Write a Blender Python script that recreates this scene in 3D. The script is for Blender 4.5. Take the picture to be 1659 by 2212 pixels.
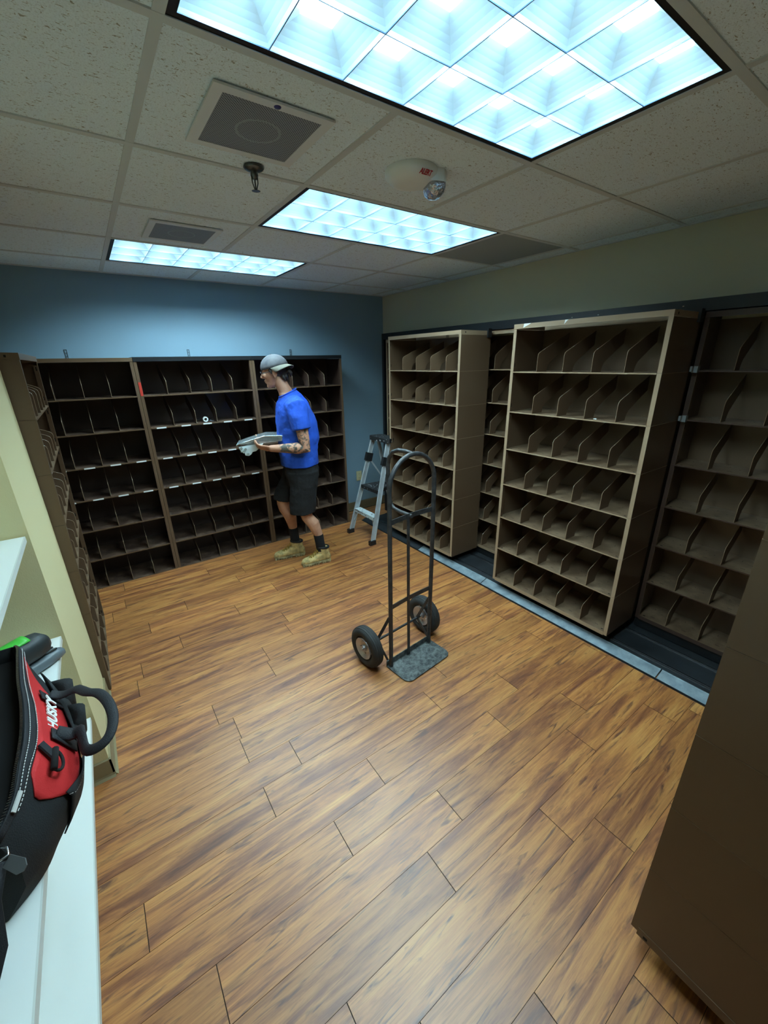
import bpy, math, random
from mathutils import Vector, Matrix, noise

for o in list(bpy.data.objects):
    bpy.data.objects.remove(o)
random.seed(7)
PI = math.pi
sc = bpy.context.scene
COL = sc.collection

# ------------------------------------------------------------------ camera
CAM_Z = 1.72
cd = bpy.data.cameras.new('camera')
cam = bpy.data.objects.new('camera', cd)
COL.objects.link(cam)
cd.sensor_fit = 'HORIZONTAL'
cd.sensor_width = 36.0
cd.lens = 870.59 * 36.0 / 1659.0
cd.clip_start = 0.02
right = Vector((0.81507085, -0.57906822, -0.01842549))
up = Vector((0.2173335, 0.27611897, 0.93622885))
fwd = Vector((0.53705275, 0.76709732, -0.35090745))
mc = Matrix((right, up, -fwd)).transposed().to_4x4()
mc.translation = (0, 0, CAM_Z)
cam.matrix_world = mc
sc.camera = cam

# ------------------------------------------------------------------ world / exposure
w = bpy.data.worlds.new('world')
sc.world = w
w.use_nodes = True
w.node_tree.nodes['Background'].inputs[0].default_value = (0.6, 0.75, 0.85, 1)
w.node_tree.nodes['Background'].inputs[1].default_value = 0.02
sc.view_settings.view_transform = 'Standard'
sc.view_settings.look = 'None'
sc.view_settings.gamma = 1.0
sc.view_settings.use_curve_mapping = False
sc.view_settings.exposure = 0.06
LIGHT_W = 204.0          # watts of each fixture's tubes
LIGHT_COL = (0.70, 0.93, 1.0)
LOUVER_E = 0.31
sc.cycles.max_bounces = 8
sc.cycles.diffuse_bounces = 7
sc.cycles.use_denoising = True
sc.cycles.sample_clamp_indirect = 10.0


# ------------------------------------------------------------------ helpers
def srgb(r, g, b):
    def f(c):
        c /= 255.0
        return c / 12.92 if c <= 0.04045 else ((c + 0.055) / 1.055) ** 2.4
    return (f(r), f(g), f(b), 1.0)


class NT:
    def __init__(s, m):
        m.use_nodes = True
        s.t = m.node_tree
        s.b = s.t.nodes['Principled BSDF']

    def n(s, kind, **kw):
        nd = s.t.nodes.new(kind)
        for k, v in kw.items():
            if k.startswith('i_'):
                key = k[2:]
                key = int(key) if key.isdigit() else key.replace('_', ' ')
                nd.inputs[key].default_value = v
            else:
                setattr(nd, k, v)
        return nd

    def l(s, a, ao, b, bi):
        s.t.links.new(a.outputs[ao], b.inputs[bi])

    def ramp(s, stops, interp='LINEAR'):
        r = s.t.nodes.new('ShaderNodeValToRGB')
        r.color_ramp.interpolation = interp
        els = r.color_ramp.elements
        while len(els) < len(stops):
            els.new(0.5)
        for e, (p, c) in zip(els, stops):
            e.position = p
            e.color = c if len(c) == 4 else (*c, 1)
        return r


def mat(name, col, rough=0.5, metal=0.0, spec=0.5, noise_amt=0.0, nscale=8.0, bump=0.0, bscale=200.0,
        emit=None, estr=0.0, col2=None, trans=0.0, sub=0.0, dist=0.002):
    m = bpy.data.materials.new(name)
    k = NT(m)
    b = k.b
    b.inputs['Base Color'].default_value = col
    b.inputs['Roughness'].default_value = rough
    b.inputs['Metallic'].default_value = metal
    b.inputs['Specular IOR Level'].default_value = spec
    if trans:
        b.inputs['Transmission Weight'].default_value = trans
    if sub:
        b.inputs['Subsurface Weight'].default_value = sub
        b.inputs['Subsurface Scale'].default_value = 0.02
    if emit:
        b.inputs['Emission Color'].default_value = emit
        b.inputs['Emission Strength'].default_value = estr
    tc = k.n('ShaderNodeTexCoord')
    if noise_amt or col2:
        nz = k.n('ShaderNodeTexNoise', i_Scale=nscale, i_Detail=6.0, i_Roughness=0.6)
        k.l(tc, 'Object', nz, 'Vector')
        c2 = col2 or tuple(min(1, c * (1 - noise_amt)) for c in col[:3]) + (1,)
        r = k.ramp([(0.35, c2), (0.65, col)])
        k.l(nz, 'Fac', r, 'Fac')
        k.l(r, 'Color', b, 'Base Color')
    if bump:
        nb = k.n('ShaderNodeTexNoise', i_Scale=bscale, i_Detail=3.0)
        k.l(tc, 'Object', nb, 'Vector')
        bp = k.n('ShaderNodeBump', i_Strength=bump, i_Distance=dist)
        k.l(nb, 'Fac', bp, 'Height')
        k.l(bp, 'Normal', b, 'Normal')
    return m


class MB:
    """collects shapes and links them as ONE mesh object"""
    def __init__(s):
        s.v = []
        s.f = []
        s.m = []
        s.mi = 0

    def add(s, vs, fs, M=None):
        o = len(s.v)
        for p in vs:
            p = Vector(p)
            s.v.append(M @ p if M else p)
        for f in fs:
            s.f.append([i + o for i in f])
            s.m.append(s.mi)
        return s

    def box(s, x0, x1, y0, y1, z0, z1, M=None):
        vs = [(x, y, z) for x in (x0, x1) for y in (y0, y1) for z in (z0, z1)]
        fs = [(0, 1, 3, 2), (4, 6, 7, 5), (0, 4, 5, 1), (2, 3, 7, 6), (0, 2, 6, 4), (1, 5, 7, 3)]
        return s.add(vs, fs, M)

    def bar(s, p, q, w_, t, upv=(0, 0, 1)):
        """rectangular bar from p to q, width w_ along side, thickness t"""
        p, q = Vector(p), Vector(q)
        d = (q - p).normalized()
        upv = Vector(upv)
        sd = d.cross(upv)
        if sd.length < 1e-4:
            sd = d.cross(Vector((1, 0, 0)))
        sd.normalize()
        u2 = sd.cross(d)
        vs = []
        for c in (p, q):
            for a, b in ((-1, -1), (1, -1), (1, 1), (-1, 1)):
                vs.append(c + sd * a * w_ / 2 + u2 * b * t / 2)
        return s.add(vs, [(0, 3, 2, 1), (4, 5, 6, 7), (0, 1, 5, 4), (1, 2, 6, 5), (2, 3, 7, 6), (3, 0, 4, 7)])

    def prism(s, poly, t0, t1, M):
        """2-D polygon in local xy, extruded from z=t0 to t1, placed by M"""
        n = len(poly)
        vs = [(x, y, t0) for x, y in poly] + [(x, y, t1) for x, y in poly]
        fs = [tuple(range(n - 1, -1, -1)), tuple(range(n, 2 * n))]
        fs += [(i, (i + 1) % n, (i + 1) % n + n, i + n) for i in range(n)]
        return s.add(vs, fs, M)

    def loft(s, secs, n=14, caps=True, power=2.0):
        """secs: (center, half a, half b, axis a, axis b)"""
        vs = []
        for c, a, b, A, B in secs:
            c, A, B = Vector(c), Vector(A).normalized(), Vector(B).normalized()
            for i in range(n):
                t = 2 * PI * i / n
                ct, st = math.cos(t), math.sin(t)
                if power != 2.0:
                    ct = math.copysign(abs(ct) ** (2 / power), ct)
                    st = math.copysign(abs(st) ** (2 / power), st)
                vs.append(c + A * a * ct + B * b * st)
        fs = []
        for k in range(len(secs) - 1):
            for i in range(n):
                j = (i + 1) % n
                fs.append((k * n + i, k * n + j, (k + 1) * n + j, (k + 1) * n + i))
        if caps:
            c0 = len(vs)
            vs.append(Vector(secs[0][0]))
            vs.append(Vector(secs[-1][0]))
            L = (len(secs) - 1) * n
            for i in range(n):
                j = (i + 1) % n
                fs.append((c0, j, i))
                fs.append((c0 + 1, L + i, L + j))
        return s.add(vs, fs)

    def tube(s, pts, r, n=10, caps=True, flat=1.0, ref=None, round_ends=False):
        pts = [Vector(p) for p in pts]
        rs = list(r) if isinstance(r, (list, tuple)) else [r] * len(pts)
        if round_ends:
            d0 = (pts[0] - pts[1]).normalized()
            d1 = (pts[-1] - pts[-2]).normalized()
            pts = [pts[0] + d0 * rs[0] * .95, pts[0] + d0 * rs[0] * .6] + pts + [pts[-1] + d1 * rs[-1] * .6, pts[-1] + d1 * rs[-1] * .95]
            rs = [rs[0] * .3, rs[0] * .8] + rs + [rs[-1] * .8, rs[-1] * .3]
        secs = []
        prev = None
        for i, p in enumerate(pts):
            if i == 0:
                d = pts[1] - pts[0]
            elif i == len(pts) - 1:
                d = pts[-1] - pts[-2]
            else:
                d = (pts[i + 1] - p).normalized() + (p - pts[i - 1]).normalized()
            d.normalize()
            if prev is None:
                a = Vector(ref) if ref else Vector((0, 0, 1))
                if abs(a.dot(d)) > 0.95:
                    a = Vector((1, 0, 0))
                A = (a - d * a.dot(d)).normalized()
            else:
                A = (prev - d * prev.dot(d)).normalized()
            prev = A
            secs.append((p, rs[i] * flat, rs[i], A, d.cross(A)))
        return s.loft(secs, n, caps)

    def ell(s, c, r, M3=None, n=16, m=10):
        M3 = M3 or Matrix.Identity(3)
        c = Vector(c)
        vs = [c + M3 @ Vector((0, 0, -r[2]))]
        for k in range(1, m):
            ph = -PI / 2 + PI * k / m
            for i in range(n):
                t = 2 * PI * i / n
                vs.append(c + M3 @ Vector((r[0] * math.cos(ph) * math.cos(t), r[1] * math.cos(ph) * math.sin(t), r[2] * math.sin(ph))))
        vs.append(c + M3 @ Vector((0, 0, r[2])))
        fs = []
        for i in range(n):
            j = (i + 1) % n
            fs.append((0, 1 + j, 1 + i))
            for k in range(m - 2):
                fs.append((1 + k * n + i, 1 + k * n + j, 1 + (k + 1) * n + j, 1 + (k + 1) * n + i))
            fs.append((1 + (m - 2) * n + i, 1 + (m - 2) * n + j, len(vs) - 1))
        return s.add(vs, fs)

    def lathe(s, prof, M=None, n=24, closed=False):
        """profile of (r, z) spun about z"""
        vs = []
        for r, z in prof:
            for i in range(n):
                t = 2 * PI * i / n
                vs.append((r * math.cos(t), r * math.sin(t), z))
        fs = []
        K = len(prof)
        for k in range(K if closed else K - 1):
            k2 = (k + 1) % K
            for i in range(n):
                j = (i + 1) % n
                fs.append((k * n + i, k * n + j, k2 * n + j, k2 * n + i))
        return s.add(vs, fs, M)

    def build(s, name, mats, parent=None, smooth=False, loc=None, auto=None):
        me = bpy.data.meshes.new(name)
        me.from_pydata([tuple(v) for v in s.v], [], s.f)
        ms = mats if isinstance(mats, (list, tuple)) else [mats]
        for m in ms:
            me.materials.append(m)
        if len(ms) > 1:
            me.polygons.foreach_set('material_index', s.m)
        if smooth:
            me.polygons.foreach_set('use_smooth', [True] * len(me.polygons))
        me.update()
        if smooth and auto:
            try:
                me.set_sharp_from_angle(angle=math.radians(auto))
            except Exception:
                pass
        o = bpy.data.objects.new(name, me)
        COL.objects.link(o)
        if parent:
            o.parent = parent
        if loc:
            o.location = loc
        return o


def thing(name, label, cat, loc=(0, 0, 0), rotz=0, group=None):
    o = bpy.data.objects.new(name, None)
    COL.objects.link(o)
    o.empty_display_size = 0.05
    o.location = loc
    o.rotation_euler = (0, 0, rotz)
    return tag(o, label, cat, group)


def tag(o, label, cat, group=None):
    o['label'] = label
    o['category'] = cat
    if group:
        o['group'] = group
    return o


def struct(o):
    o['kind'] = 'structure'
    return o


def linked(o, parent, loc, name=None, rotz=None):
    c = o.copy()
    COL.objects.link(c)
    c.parent = parent
    c.location = loc
    if rotz is not None:
        c.rotation_euler = (0, 0, rotz)
    return c


def remesh(o, vox, smooth_it=0, disp=None):
    m = o.modifiers.new('remesh', 'REMESH')
    m.mode = 'VOXEL'
    m.voxel_size = vox
    m.use_smooth_shade = True
    if smooth_it:
        sm = o.modifiers.new('smooth', 'SMOOTH')
        sm.factor = 0.5
        sm.iterations = smooth_it
    if disp:
        size, strength = disp
        tx = bpy.data.textures.new(o.name + '_folds', 'CLOUDS')
        tx.noise_scale = size
        tx.noise_depth = 2
        d = o.modifiers.new('folds', 'DISPLACE')
        d.texture = tx
        d.strength = strength
        d.mid_level = 0.5
    return o


def text_mesh(name, body, size, m, extrude=0.0004, bold=0.0, shear=0.0, parent=None, M=None):
    cu = bpy.data.curves.new(name + '_curve', 'FONT')
    cu.body = body
    cu.size = size
    cu.extrude = extrude
    cu.offset = bold
    cu.shear = shear
    cu.align_x = 'CENTER'
    cu.align_y = 'CENTER'
    tmp = bpy.data.objects.new('tmp_text', cu)
    COL.objects.link(tmp)
    dg = bpy.context.evaluated_depsgraph_get()
    me = bpy.data.meshes.new_from_object(tmp.evaluated_get(dg))
    bpy.data.objects.remove(tmp)
    me.name = name
    me.materials.clear()
    me.materials.append(m)
    o = bpy.data.objects.new(name, me)
    COL.objects.link(o)
    if parent:
        o.parent = parent
    if M:
        o.matrix_local = M
    return o


# ------------------------------------------------------------------ materials
def floor_material():
    m = bpy.data.materials.new('wood_laminate')
    k = NT(m)
    at = k.n('ShaderNodeAttribute', attribute_name='plank')
    tc = k.n('ShaderNodeTexCoord')
    mul = k.n('ShaderNodeVectorMath', operation='SCALE')
    mul.inputs['Scale'].default_value = 37.0
    k.l(at, 'Color', mul, 0)
    add = k.n('ShaderNodeVectorMath', operation='ADD')
    k.l(tc, 'Object', add, 0)
    k.l(mul, 'Vector', add, 1)
    # broad colour figure, stretched along the plank
    mp = k.n('ShaderNodeMapping')
    mp.inputs['Scale'].default_value = (1.5, 15.0, 1.0)
    k.l(add, 'Vector', mp, 'Vector')
    n1 = k.n('ShaderNodeTexNoise', i_Scale=1.3, i_Detail=7.0, i_Roughness=0.68, i_Distortion=0.55)
    k.l(mp, 'Vector', n1, 'Vector')
    r1 = k.ramp([(0.28, srgb(104, 60, 42)), (0.42, srgb(148, 92, 54)), (0.52, srgb(186, 124, 66)), (0.72, srgb(210, 154, 86))])
    k.l(n1, 'Fac', r1, 'Fac')
    # fine grain
    mp2 = k.n('ShaderNodeMapping')
    mp2.inputs['Scale'].default_value = (3.5, 130.0, 1.0)
    k.l(add, 'Vector', mp2, 'Vector')
    n2 = k.n('ShaderNodeTexNoise', i_Scale=1.0, i_Detail=6.0, i_Roughness=0.7, i_Distortion=0.4)
    k.l(mp2, 'Vector', n2, 'Vector')
    r2 = k.ramp([(0.33, (0.60, 0.52, 0.45)), (0.6, (1, 1, 1))])
    k.l(n2, 'Fac', r2, 'Fac')
    mx = k.n('ShaderNodeMix', data_type='RGBA', blend_type='MULTIPLY')
    mx.inputs['Factor'].default_value = 0.7
    k.l(r1, 'Color', mx, 6)
    k.l(r2, 'Color', mx, 7)
    # dark knots and mineral streaks
    mp3 = k.n('ShaderNodeMapping')
    mp3.inputs['Scale'].default_value = (3.2, 30.0, 1.0)
    k.l(add, 'Vector', mp3, 'Vector')
    n3 = k.n('ShaderNodeTexNoise', i_Scale=1.4, i_Detail=4.0, i_Roughness=0.55, i_Distortion=1.6)
    k.l(mp3, 'Vector', n3, 'Vector')
    r3 = k.ramp([(0.55, (0, 0, 0)), (0.70, (.9, .9, .9))])
    k.l(n3, 'Fac', r3, 'Fac')
    mx2 = k.n('ShaderNodeMix', data_type='RGBA')
    k.l(r3, 'Color', mx2, 0)
    k.l(mx, 2, mx2, 6)
    mx2.inputs[7].default_value = srgb(92, 56, 42)
    # plank-to-plank tone
    sep = k.n('ShaderNodeSeparateColor')
    k.l(at, 'Color', sep, 'Color')
    mr = k.n('ShaderNodeMapRange')
    mr.inputs['To Min'].default_value = 0.84
    mr.inputs['To Max'].default_value = 1.12
    k.l(sep, 'Red', mr, 'Value')
    sc2 = k.n('ShaderNodeVectorMath', operation='SCALE')
    k.l(mx2, 2, sc2, 0)
    k.l(mr, 'Result', sc2, 'Scale')
    k.l(sc2, 'Vector', k.b, 'Base Color')
    k.b.inputs['Roughness'].default_value = 0.42
    k.b.inputs['Specular IOR Level'].default_value = 0.8
    k.b.inputs['Coat Weight'].default_value = 0.2
    k.b.inputs['Coat Roughness'].default_value = 0.5
    bp = k.n('ShaderNodeBump', i_Strength=0.25, i_Distance=0.001)
    k.l(n2, 'Fac', bp, 'Height')
    k.l(bp, 'Normal', k.b, 'Normal')
    return m


def tile_material():
    m = bpy.data.materials.new('acoustic_tile')
    k = NT(m)
    tc = k.n('ShaderNodeTexCoord')
    n1 = k.n('ShaderNodeTexNoise', i_Scale=85.0, i_Detail=2.0, i_Roughness=0.5, i_Distortion=1.2)
    mp = k.n('ShaderNodeMapping')
    mp.inputs['Rotation'].default_value = (0, 0, 0.7)
    mp.inputs['Scale'].default_value = (1.0, 1.7, 1.0)
    k.l(tc, 'Object', mp, 'Vector')
    k.l(mp, 'Vector', n1, 'Vector')
    r = k.ramp([(0.31, srgb(158, 158, 150)), (0.38, srgb(226, 241, 250))])
    k.l(n1, 'Fac', r, 'Fac')
    n2 = k.n('ShaderNodeTexNoise', i_Scale=260.0, i_Detail=2.0)
    k.l(tc, 'Object', n2, 'Vector')
    r2 = k.ramp([(0.3, (0.82, 0.82, 0.82)), (0.5, (1, 1, 1))])
    k.l(n2, 'Fac', r2, 'Fac')
    mx = k.n('ShaderNodeMix', data_type='RGBA', blend_type='MULTIPLY')
    mx.inputs['Factor'].default_value = 1.0
    k.l(r, 'Color', mx, 6)
    k.l(r2, 'Color', mx, 7)
    k.l(mx, 2, k.b, 'Base Color')
    k.b.inputs['Roughness'].default_value = 0.95
    k.b.inputs['Specular IOR Level'].default_value = 0.1
    bp = k.n('ShaderNodeBump', i_Strength=0.5, i_Distance=0.002)
    k.l(n1, 'Fac', bp, 'Height')
    k.l(bp, 'Normal', k.b, 'Normal')
    return m


def metal_paint(name, c1, dust, rough=0.36, dusty=0.5):
    """painted sheet steel, dusty where it lies flat (dust by object-space noise)"""
    m = bpy.data.materials.new(name)
    k = NT(m)
    tc = k.n('ShaderNodeTexCoord')
    nz = k.n('ShaderNodeTexNoise', i_Scale=9.0, i_Detail=7.0, i_Roughness=0.65)
    k.l(tc, 'Object', nz, 'Vector')
    geo = k.n('ShaderNodeNewGeometry')
    sep = k.n('ShaderNodeSeparateXYZ')
    k.l(geo, 'Normal', sep, 'Vector')
    r = k.ramp([(0.4, (0, 0, 0)), (0.7, (dusty, dusty, dusty))])
    k.l(nz, 'Fac', r, 'Fac')
    mu = k.n('ShaderNodeMath', operation='MULTIPLY')
    k.l(r, 'Color', mu, 0)
    k.l(sep, 'Z', mu, 1)
    mu.use_clamp = True
    mx = k.n('ShaderNodeMix', data_type='RGBA')
    k.l(mu, 'Value', mx, 0)
    mx.inputs[6].default_value = c1
    mx.inputs[7].default_value = dust
    k.l(mx, 2, k.b, 'Base Color')
    k.b.inputs['Roughness'].default_value = rough
    k.b.inputs['Specular IOR Level'].default_value = 0.5
    nb = k.n('ShaderNodeTexNoise', i_Scale=420.0, i_Detail=2.0)
    k.l(tc, 'Object', nb, 'Vector')
    bp = k.n('ShaderNodeBump', i_Strength=0.12, i_Distance=0.001)
    k.l(nb, 'Fac', bp, 'Height')
    k.l(bp, 'Normal', k.b, 'Normal')
    return m


def splatter(name, base, spots, scale=60.0, lo=0.62, rough=0.6):
    m = bpy.data.materials.new(name)
    k = NT(m)
    tc = k.n('ShaderNodeTexCoord')
    n1 = k.n('ShaderNodeTexNoise', i_Scale=scale, i_Detail=2.0, i_Distortion=0.5)
    k.l(tc, 'Object', n1, 'Vector')
    r = k.ramp([(lo, base), (lo + 0.03, spots)])
    k.l(n1, 'Fac', r, 'Fac')
    k.l(r, 'Color', k.b, 'Base Color')
    k.b.inputs['Roughness'].default_value = rough
    return m


def grille_material():
    m = bpy.data.materials.new('perforated_grille')
    k = NT(m)
    tc = k.n('ShaderNodeTexCoord')
    mp = k.n('ShaderNodeMapping')
    mp.inputs['Scale'].default_value = (160, 160, 160)
    mp.inputs['Rotation'].default_value = (0, 0, PI / 4)
    k.l(tc, 'Object', mp, 'Vector')
    fr = k.n('ShaderNodeVectorMath', operation='FRACTION')
    k.l(mp, 'Vector', fr, 0)
    sb = k.n('ShaderNodeVectorMath', operation='SUBTRACT')
    sb.inputs[1].default_value = (0.5, 0.5, 0.5)
    k.l(fr, 'Vector', sb, 0)
    ml = k.n('ShaderNodeVectorMath', operation='MULTIPLY')
    ml.inputs[1].default_value = (1, 1, 0)
    k.l(sb, 'Vector', ml, 0)
    ln = k.n('ShaderNodeVectorMath', operation='LENGTH')
    k.l(ml, 'Vector', ln, 0)
    r = k.ramp([(0.30, srgb(22, 26, 32)), (0.36, srgb(150, 158, 166))])
    k.l(ln, 'Value', r, 'Fac')
    k.l(r, 'Color', k.b, 'Base Color')
    k.b.inputs['Roughness'].default_value = 0.6
    return m


M = {}
M['floor'] = floor_material()
M['tile'] = tile_material()
M['gap'] = mat('floor_gap', srgb(46, 30, 20), 0.9)
M['tee'] = mat('ceiling_grid_paint', srgb(198, 206, 208), 0.6)
M['blue_wall'] = mat('blue_wall_paint', srgb(126, 155, 172), 0.75, bump=0.25, bscale=260)
M['tan_wall'] = mat('tan_wall_paint', srgb(196, 192, 166), 0.8, bump=0.25, bscale=260)
M['olive_wall'] = mat('olive_wall_paint', srgb(208, 198, 152), 0.8, bump=0.35, bscale=220)
M['base'] = mat('vinyl_cove_base', srgb(112, 100, 74), 0.55)
M['base_olive'] = mat('olive_cove_base', srgb(140, 130, 98), 0.55)
BROWN = srgb(96, 77, 58)
DUST = srgb(160, 138, 112)
M['brown'] = metal_paint('brown_shelf_enamel', BROWN, DUST)
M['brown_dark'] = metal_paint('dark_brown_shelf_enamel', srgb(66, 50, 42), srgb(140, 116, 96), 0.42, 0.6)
M['brown_light'] = mat('tan_edge_enamel', srgb(150, 129, 104), 0.38)
M['edge_highlight'] = mat('rolled_edge_highlight', srgb(134, 114, 92), 0.22)  # rolled divider edge, painted lighter to carry its highlight
M['black_metal'] = mat('black_enamel', srgb(22, 26, 30), 0.45, noise_amt=0.3)
M['deck'] = mat('dusty_black_deck', srgb(40, 46, 50), 0.55, col2=srgb(26, 30, 33), nscale=5)
M['alu'] = mat('brushed_aluminium', srgb(190, 200, 204), 0.4, metal=0.35, noise_amt=0.2, nscale=12)
M['alu_strip'] = mat('aluminium_ramp', srgb(142, 158, 164), 0.5, metal=0.15, col2=srgb(108, 124, 132), nscale=14)
M['chrome'] = mat('bright_steel', srgb(190, 195, 200), 0.22, metal=1.0)
M['galv'] = mat('galvanised_steel', srgb(214, 228, 232), 0.22, metal=0.75, noise_amt=0.25, nscale=18)
M['bright_plate'] = mat('bright_zinc_plate', srgb(216, 232, 234), 0.3, metal=0.25)
M['wall_zinc'] = mat('dull_zinc', srgb(84, 96, 102), 0.45, metal=0.5)
M['white_lam'] = mat('white_laminate', srgb(226, 232, 228), 0.35)
M['white_edge'] = mat('white_edge_band', srgb(206, 212, 206), 0.5)
M['white_label'] = mat('white_paper_label', srgb(225, 230, 228), 0.7)
M['white_plastic'] = mat('white_plastic', srgb(226, 232, 230), 0.45)
M['grey_plastic'] = mat('speaker_frame_paint', srgb(214, 220, 222), 0.5)
M['grille'] = grille_material()
M['vent'] = mat('grey_perforated_panel', srgb(146, 156, 160), 0.8, bump=0.3, bscale=400)
M['dark_trim'] = mat('dark_fixture_gap', srgb(14, 15, 17), 0.6)
M['red'] = mat('red_lettering', srgb(170, 30, 40), 0.6)
M['red_sticker'] = mat('red_sticker', srgb(190, 50, 34), 0.6)
M['ivory'] = mat('ivory_plastic', srgb(210, 204, 160), 0.45)
M['hole'] = mat('dark_hole', srgb(14, 13, 12), 0.9)
M['truck'] = mat('worn_black_paint', srgb(58, 60, 62), 0.45, col2=srgb(34, 36, 38), nscale=30, bump=0.2, bscale=80)
M['plate'] = mat('scratched_steel_plate', srgb(112, 118, 116), 0.5, metal=0.3, col2=srgb(50, 56, 56), nscale=45)
M['rubber'] = mat('tyre_rubber', srgb(44, 46, 46), 0.75, bump=0.3, bscale=150, noise_amt=0.3, nscale=30)
M['rim'] = mat('wheel_rim_metal', srgb(178, 178, 182), 0.3, metal=0.7)
M['step_splat'] = splatter('paint_splattered_plastic', srgb(26, 28, 30), srgb(200, 206, 208), 60, 0.655)
M['step_white'] = splatter('paint_smeared_step', srgb(196, 210, 212), srgb(120, 130, 130), 40, 0.60, 0.5)
M['ladder_black'] = mat('black_ladder_plastic', srgb(24, 26, 28), 0.5)
M['skin'] = None
M['shirt'] = mat('royal_blue_cotton', srgb(28, 84, 200), 0.85, noise_amt=0.18, nscale=14, bump=0.5, bscale=28, dist=0.01)
M['shorts'] = mat('black_shorts_fabric', srgb(15, 18, 20), 0.9, noise_amt=0.3, nscale=9, bump=0.5, bscale=22, dist=0.01)
M['sock'] = mat('black_sock_knit', srgb(14, 17, 22), 0.9)
M['boot'] = mat('tan_nubuck_leather', srgb(214, 186, 122), 0.8, col2=srgb(140, 128, 84), nscale=26, bump=0.3, bscale=90)
M['sole'] = mat('boot_sole_rubber', srgb(188, 174, 128), 0.7, col2=srgb(120, 112, 80), nscale=30)
M['lace'] = mat('boot_lace', srgb(150, 124, 40), 0.8)
M['collar'] = mat('padded_boot_collar', srgb(26, 30, 32), 0.7)
M['cap_grey'] = mat('grey_cap_fabric', srgb(104, 106, 110), 0.9, col2=srgb(78, 80, 86), nscale=14, bump=0.3, bscale=60)
M['cap_brim'] = mat('olive_cap_fabric', srgb(104, 104, 92), 0.9)
M['hair'] = mat('dark_brown_hair', srgb(30, 24, 22), 0.6, bump=0.8, bscale=60)
M['glasses'] = mat('dark_glasses_frame', srgb(20, 18, 20), 0.3)
M['eye'] = mat('eye_white', srgb(220, 216, 208), 0.3)
M['lip'] = mat('lip_skin', srgb(150, 92, 82), 0.5)
M['bag'] = mat('black_bag_nylon', srgb(24, 30, 33), 0.8, noise_amt=0.3, nscale=12, bump=0.5, bscale=420)
M['bag_in'] = mat('black_bag_lining', srgb(10, 12, 14), 0.9)
M['bag_red'] = mat('red_bag_nylon', srgb(200, 34, 36), 0.75, noise_amt=0.15, nscale=10, bump=0.3, bscale=420)
M['stitch'] = mat('white_stitching', srgb(205, 208, 205), 0.7)
M['zip'] = mat('zipper_tape', srgb(30, 34, 39), 0.7, bump=0.6, bscale=500)
M['text_white'] = mat('white_lettering', srgb(232, 234, 232), 0.6)
M['tag_grey'] = mat('grey_leather_tag', srgb(88, 92, 94), 0.6)
M['tool_green'] = mat('bright_green_plastic', srgb(70, 180, 62), 0.4)
M['tool_dark'] = mat('charcoal_tool_plastic', srgb(38, 46, 48), 0.5)
M['tool_grey'] = mat('grey_tool_plastic', srgb(98, 110, 116), 0.4)
M['clear'] = mat('clear_plastic_clip', srgb(130, 136, 136), 0.3)
M['foil'] = mat('strobe_lens', srgb(190, 196, 210), 0.12, metal=0.8, bump=1.0, bscale=40, dist=0.02)
M['sprinkler'] = mat('grey_nickel', srgb(96, 102, 102), 0.3, metal=0.9)
M['blue_dot'] = mat('blue_dot_plastic', srgb(42, 46, 110), 0.4)


def skin_material():
    """skin; the left arm is tattooed (ink mask placed on that arm in object space)"""
    m = bpy.data.materials.new('skin')
    k = NT(m)
    tc = k.n('ShaderNodeTexCoord')
    n1 = k.n('ShaderNodeTexNoise', i_Scale=15.0, i_Detail=4.0, i_Roughness=0.6, i_Distortion=1.8)
    k.l(tc, 'Object', n1, 'Vector')
    ink = k.ramp([(0.47, (0, 0, 0)), (0.54, (1, 1, 1))])
    k.l(n1, 'Fac', ink, 'Fac')
    sep = k.n('ShaderNodeSeparateXYZ')
    k.l(tc, 'Object', sep, 'Vector')

    def band(axis, lo, hi):
        a = k.n('ShaderNodeMath', operation='GREATER_THAN')
        a.inputs[1].default_value = lo
        k.l(sep, axis, a, 0)
        b = k.n('ShaderNodeMath', operation='LESS_THAN')
        b.inputs[1].default_value = hi
        k.l(sep, axis, b, 0)
        c = k.n('ShaderNodeMath', operation='MULTIPLY')
        k.l(a, 0, c, 0)
        k.l(b, 0, c, 1)
        return c
    bx, by, bz = band('X', -0.2, 0.13), band('Y', 0.13, 0.4), band('Z', 0.98, 1.33)
    c1 = k.n('ShaderNodeMath', operation='MULTIPLY')
    k.l(bx, 0, c1, 0)
    k.l(by, 0, c1, 1)
    c2 = k.n('ShaderNodeMath', operation='MULTIPLY')
    k.l(c1, 0, c2, 0)
    k.l(bz, 0, c2, 1)
    c3 = k.n('ShaderNodeMath', operation='MULTIPLY')
    k.l(c2, 0, c3, 0)
    k.l(ink, 'Color', c3, 1)
    mx = k.n('ShaderNodeMix', data_type='RGBA')
    k.l(c3, 0, mx, 0)
    n2 = k.n('ShaderNodeTexNoise', i_Scale=12.0, i_Detail=4.0)
    k.l(tc, 'Object', n2, 'Vector')
    rr = k.ramp([(0.3, srgb(166, 116, 90)), (0.7, srgb(198, 152, 124))])
    k.l(n2, 'Fac', rr, 'Fac')
    k.l(rr, 'Color', mx, 6)
    mx.inputs[7].default_value = srgb(74, 72, 66)
    k.l(mx, 2, k.b, 'Base Color')
    k.b.inputs['Roughness'].default_value = 0.55
    return m


M['skin'] = skin_material()


def louver_material():
    m = bpy.data.materials.new('parabolic_louver')
    k = NT(m)
    k.b.inputs['Base Color'].default_value = (0.20, 0.32, 0.38, 1)
    k.b.inputs['Roughness'].default_value = 0.35
    k.b.inputs['Metallic'].default_value = 0.3
    k.b.inputs['Emission Color'].default_value = (0.64, 0.87, 0.95, 1)
    k.b.inputs['Emission Strength'].default_value = LOUVER_E
    return m


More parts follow.
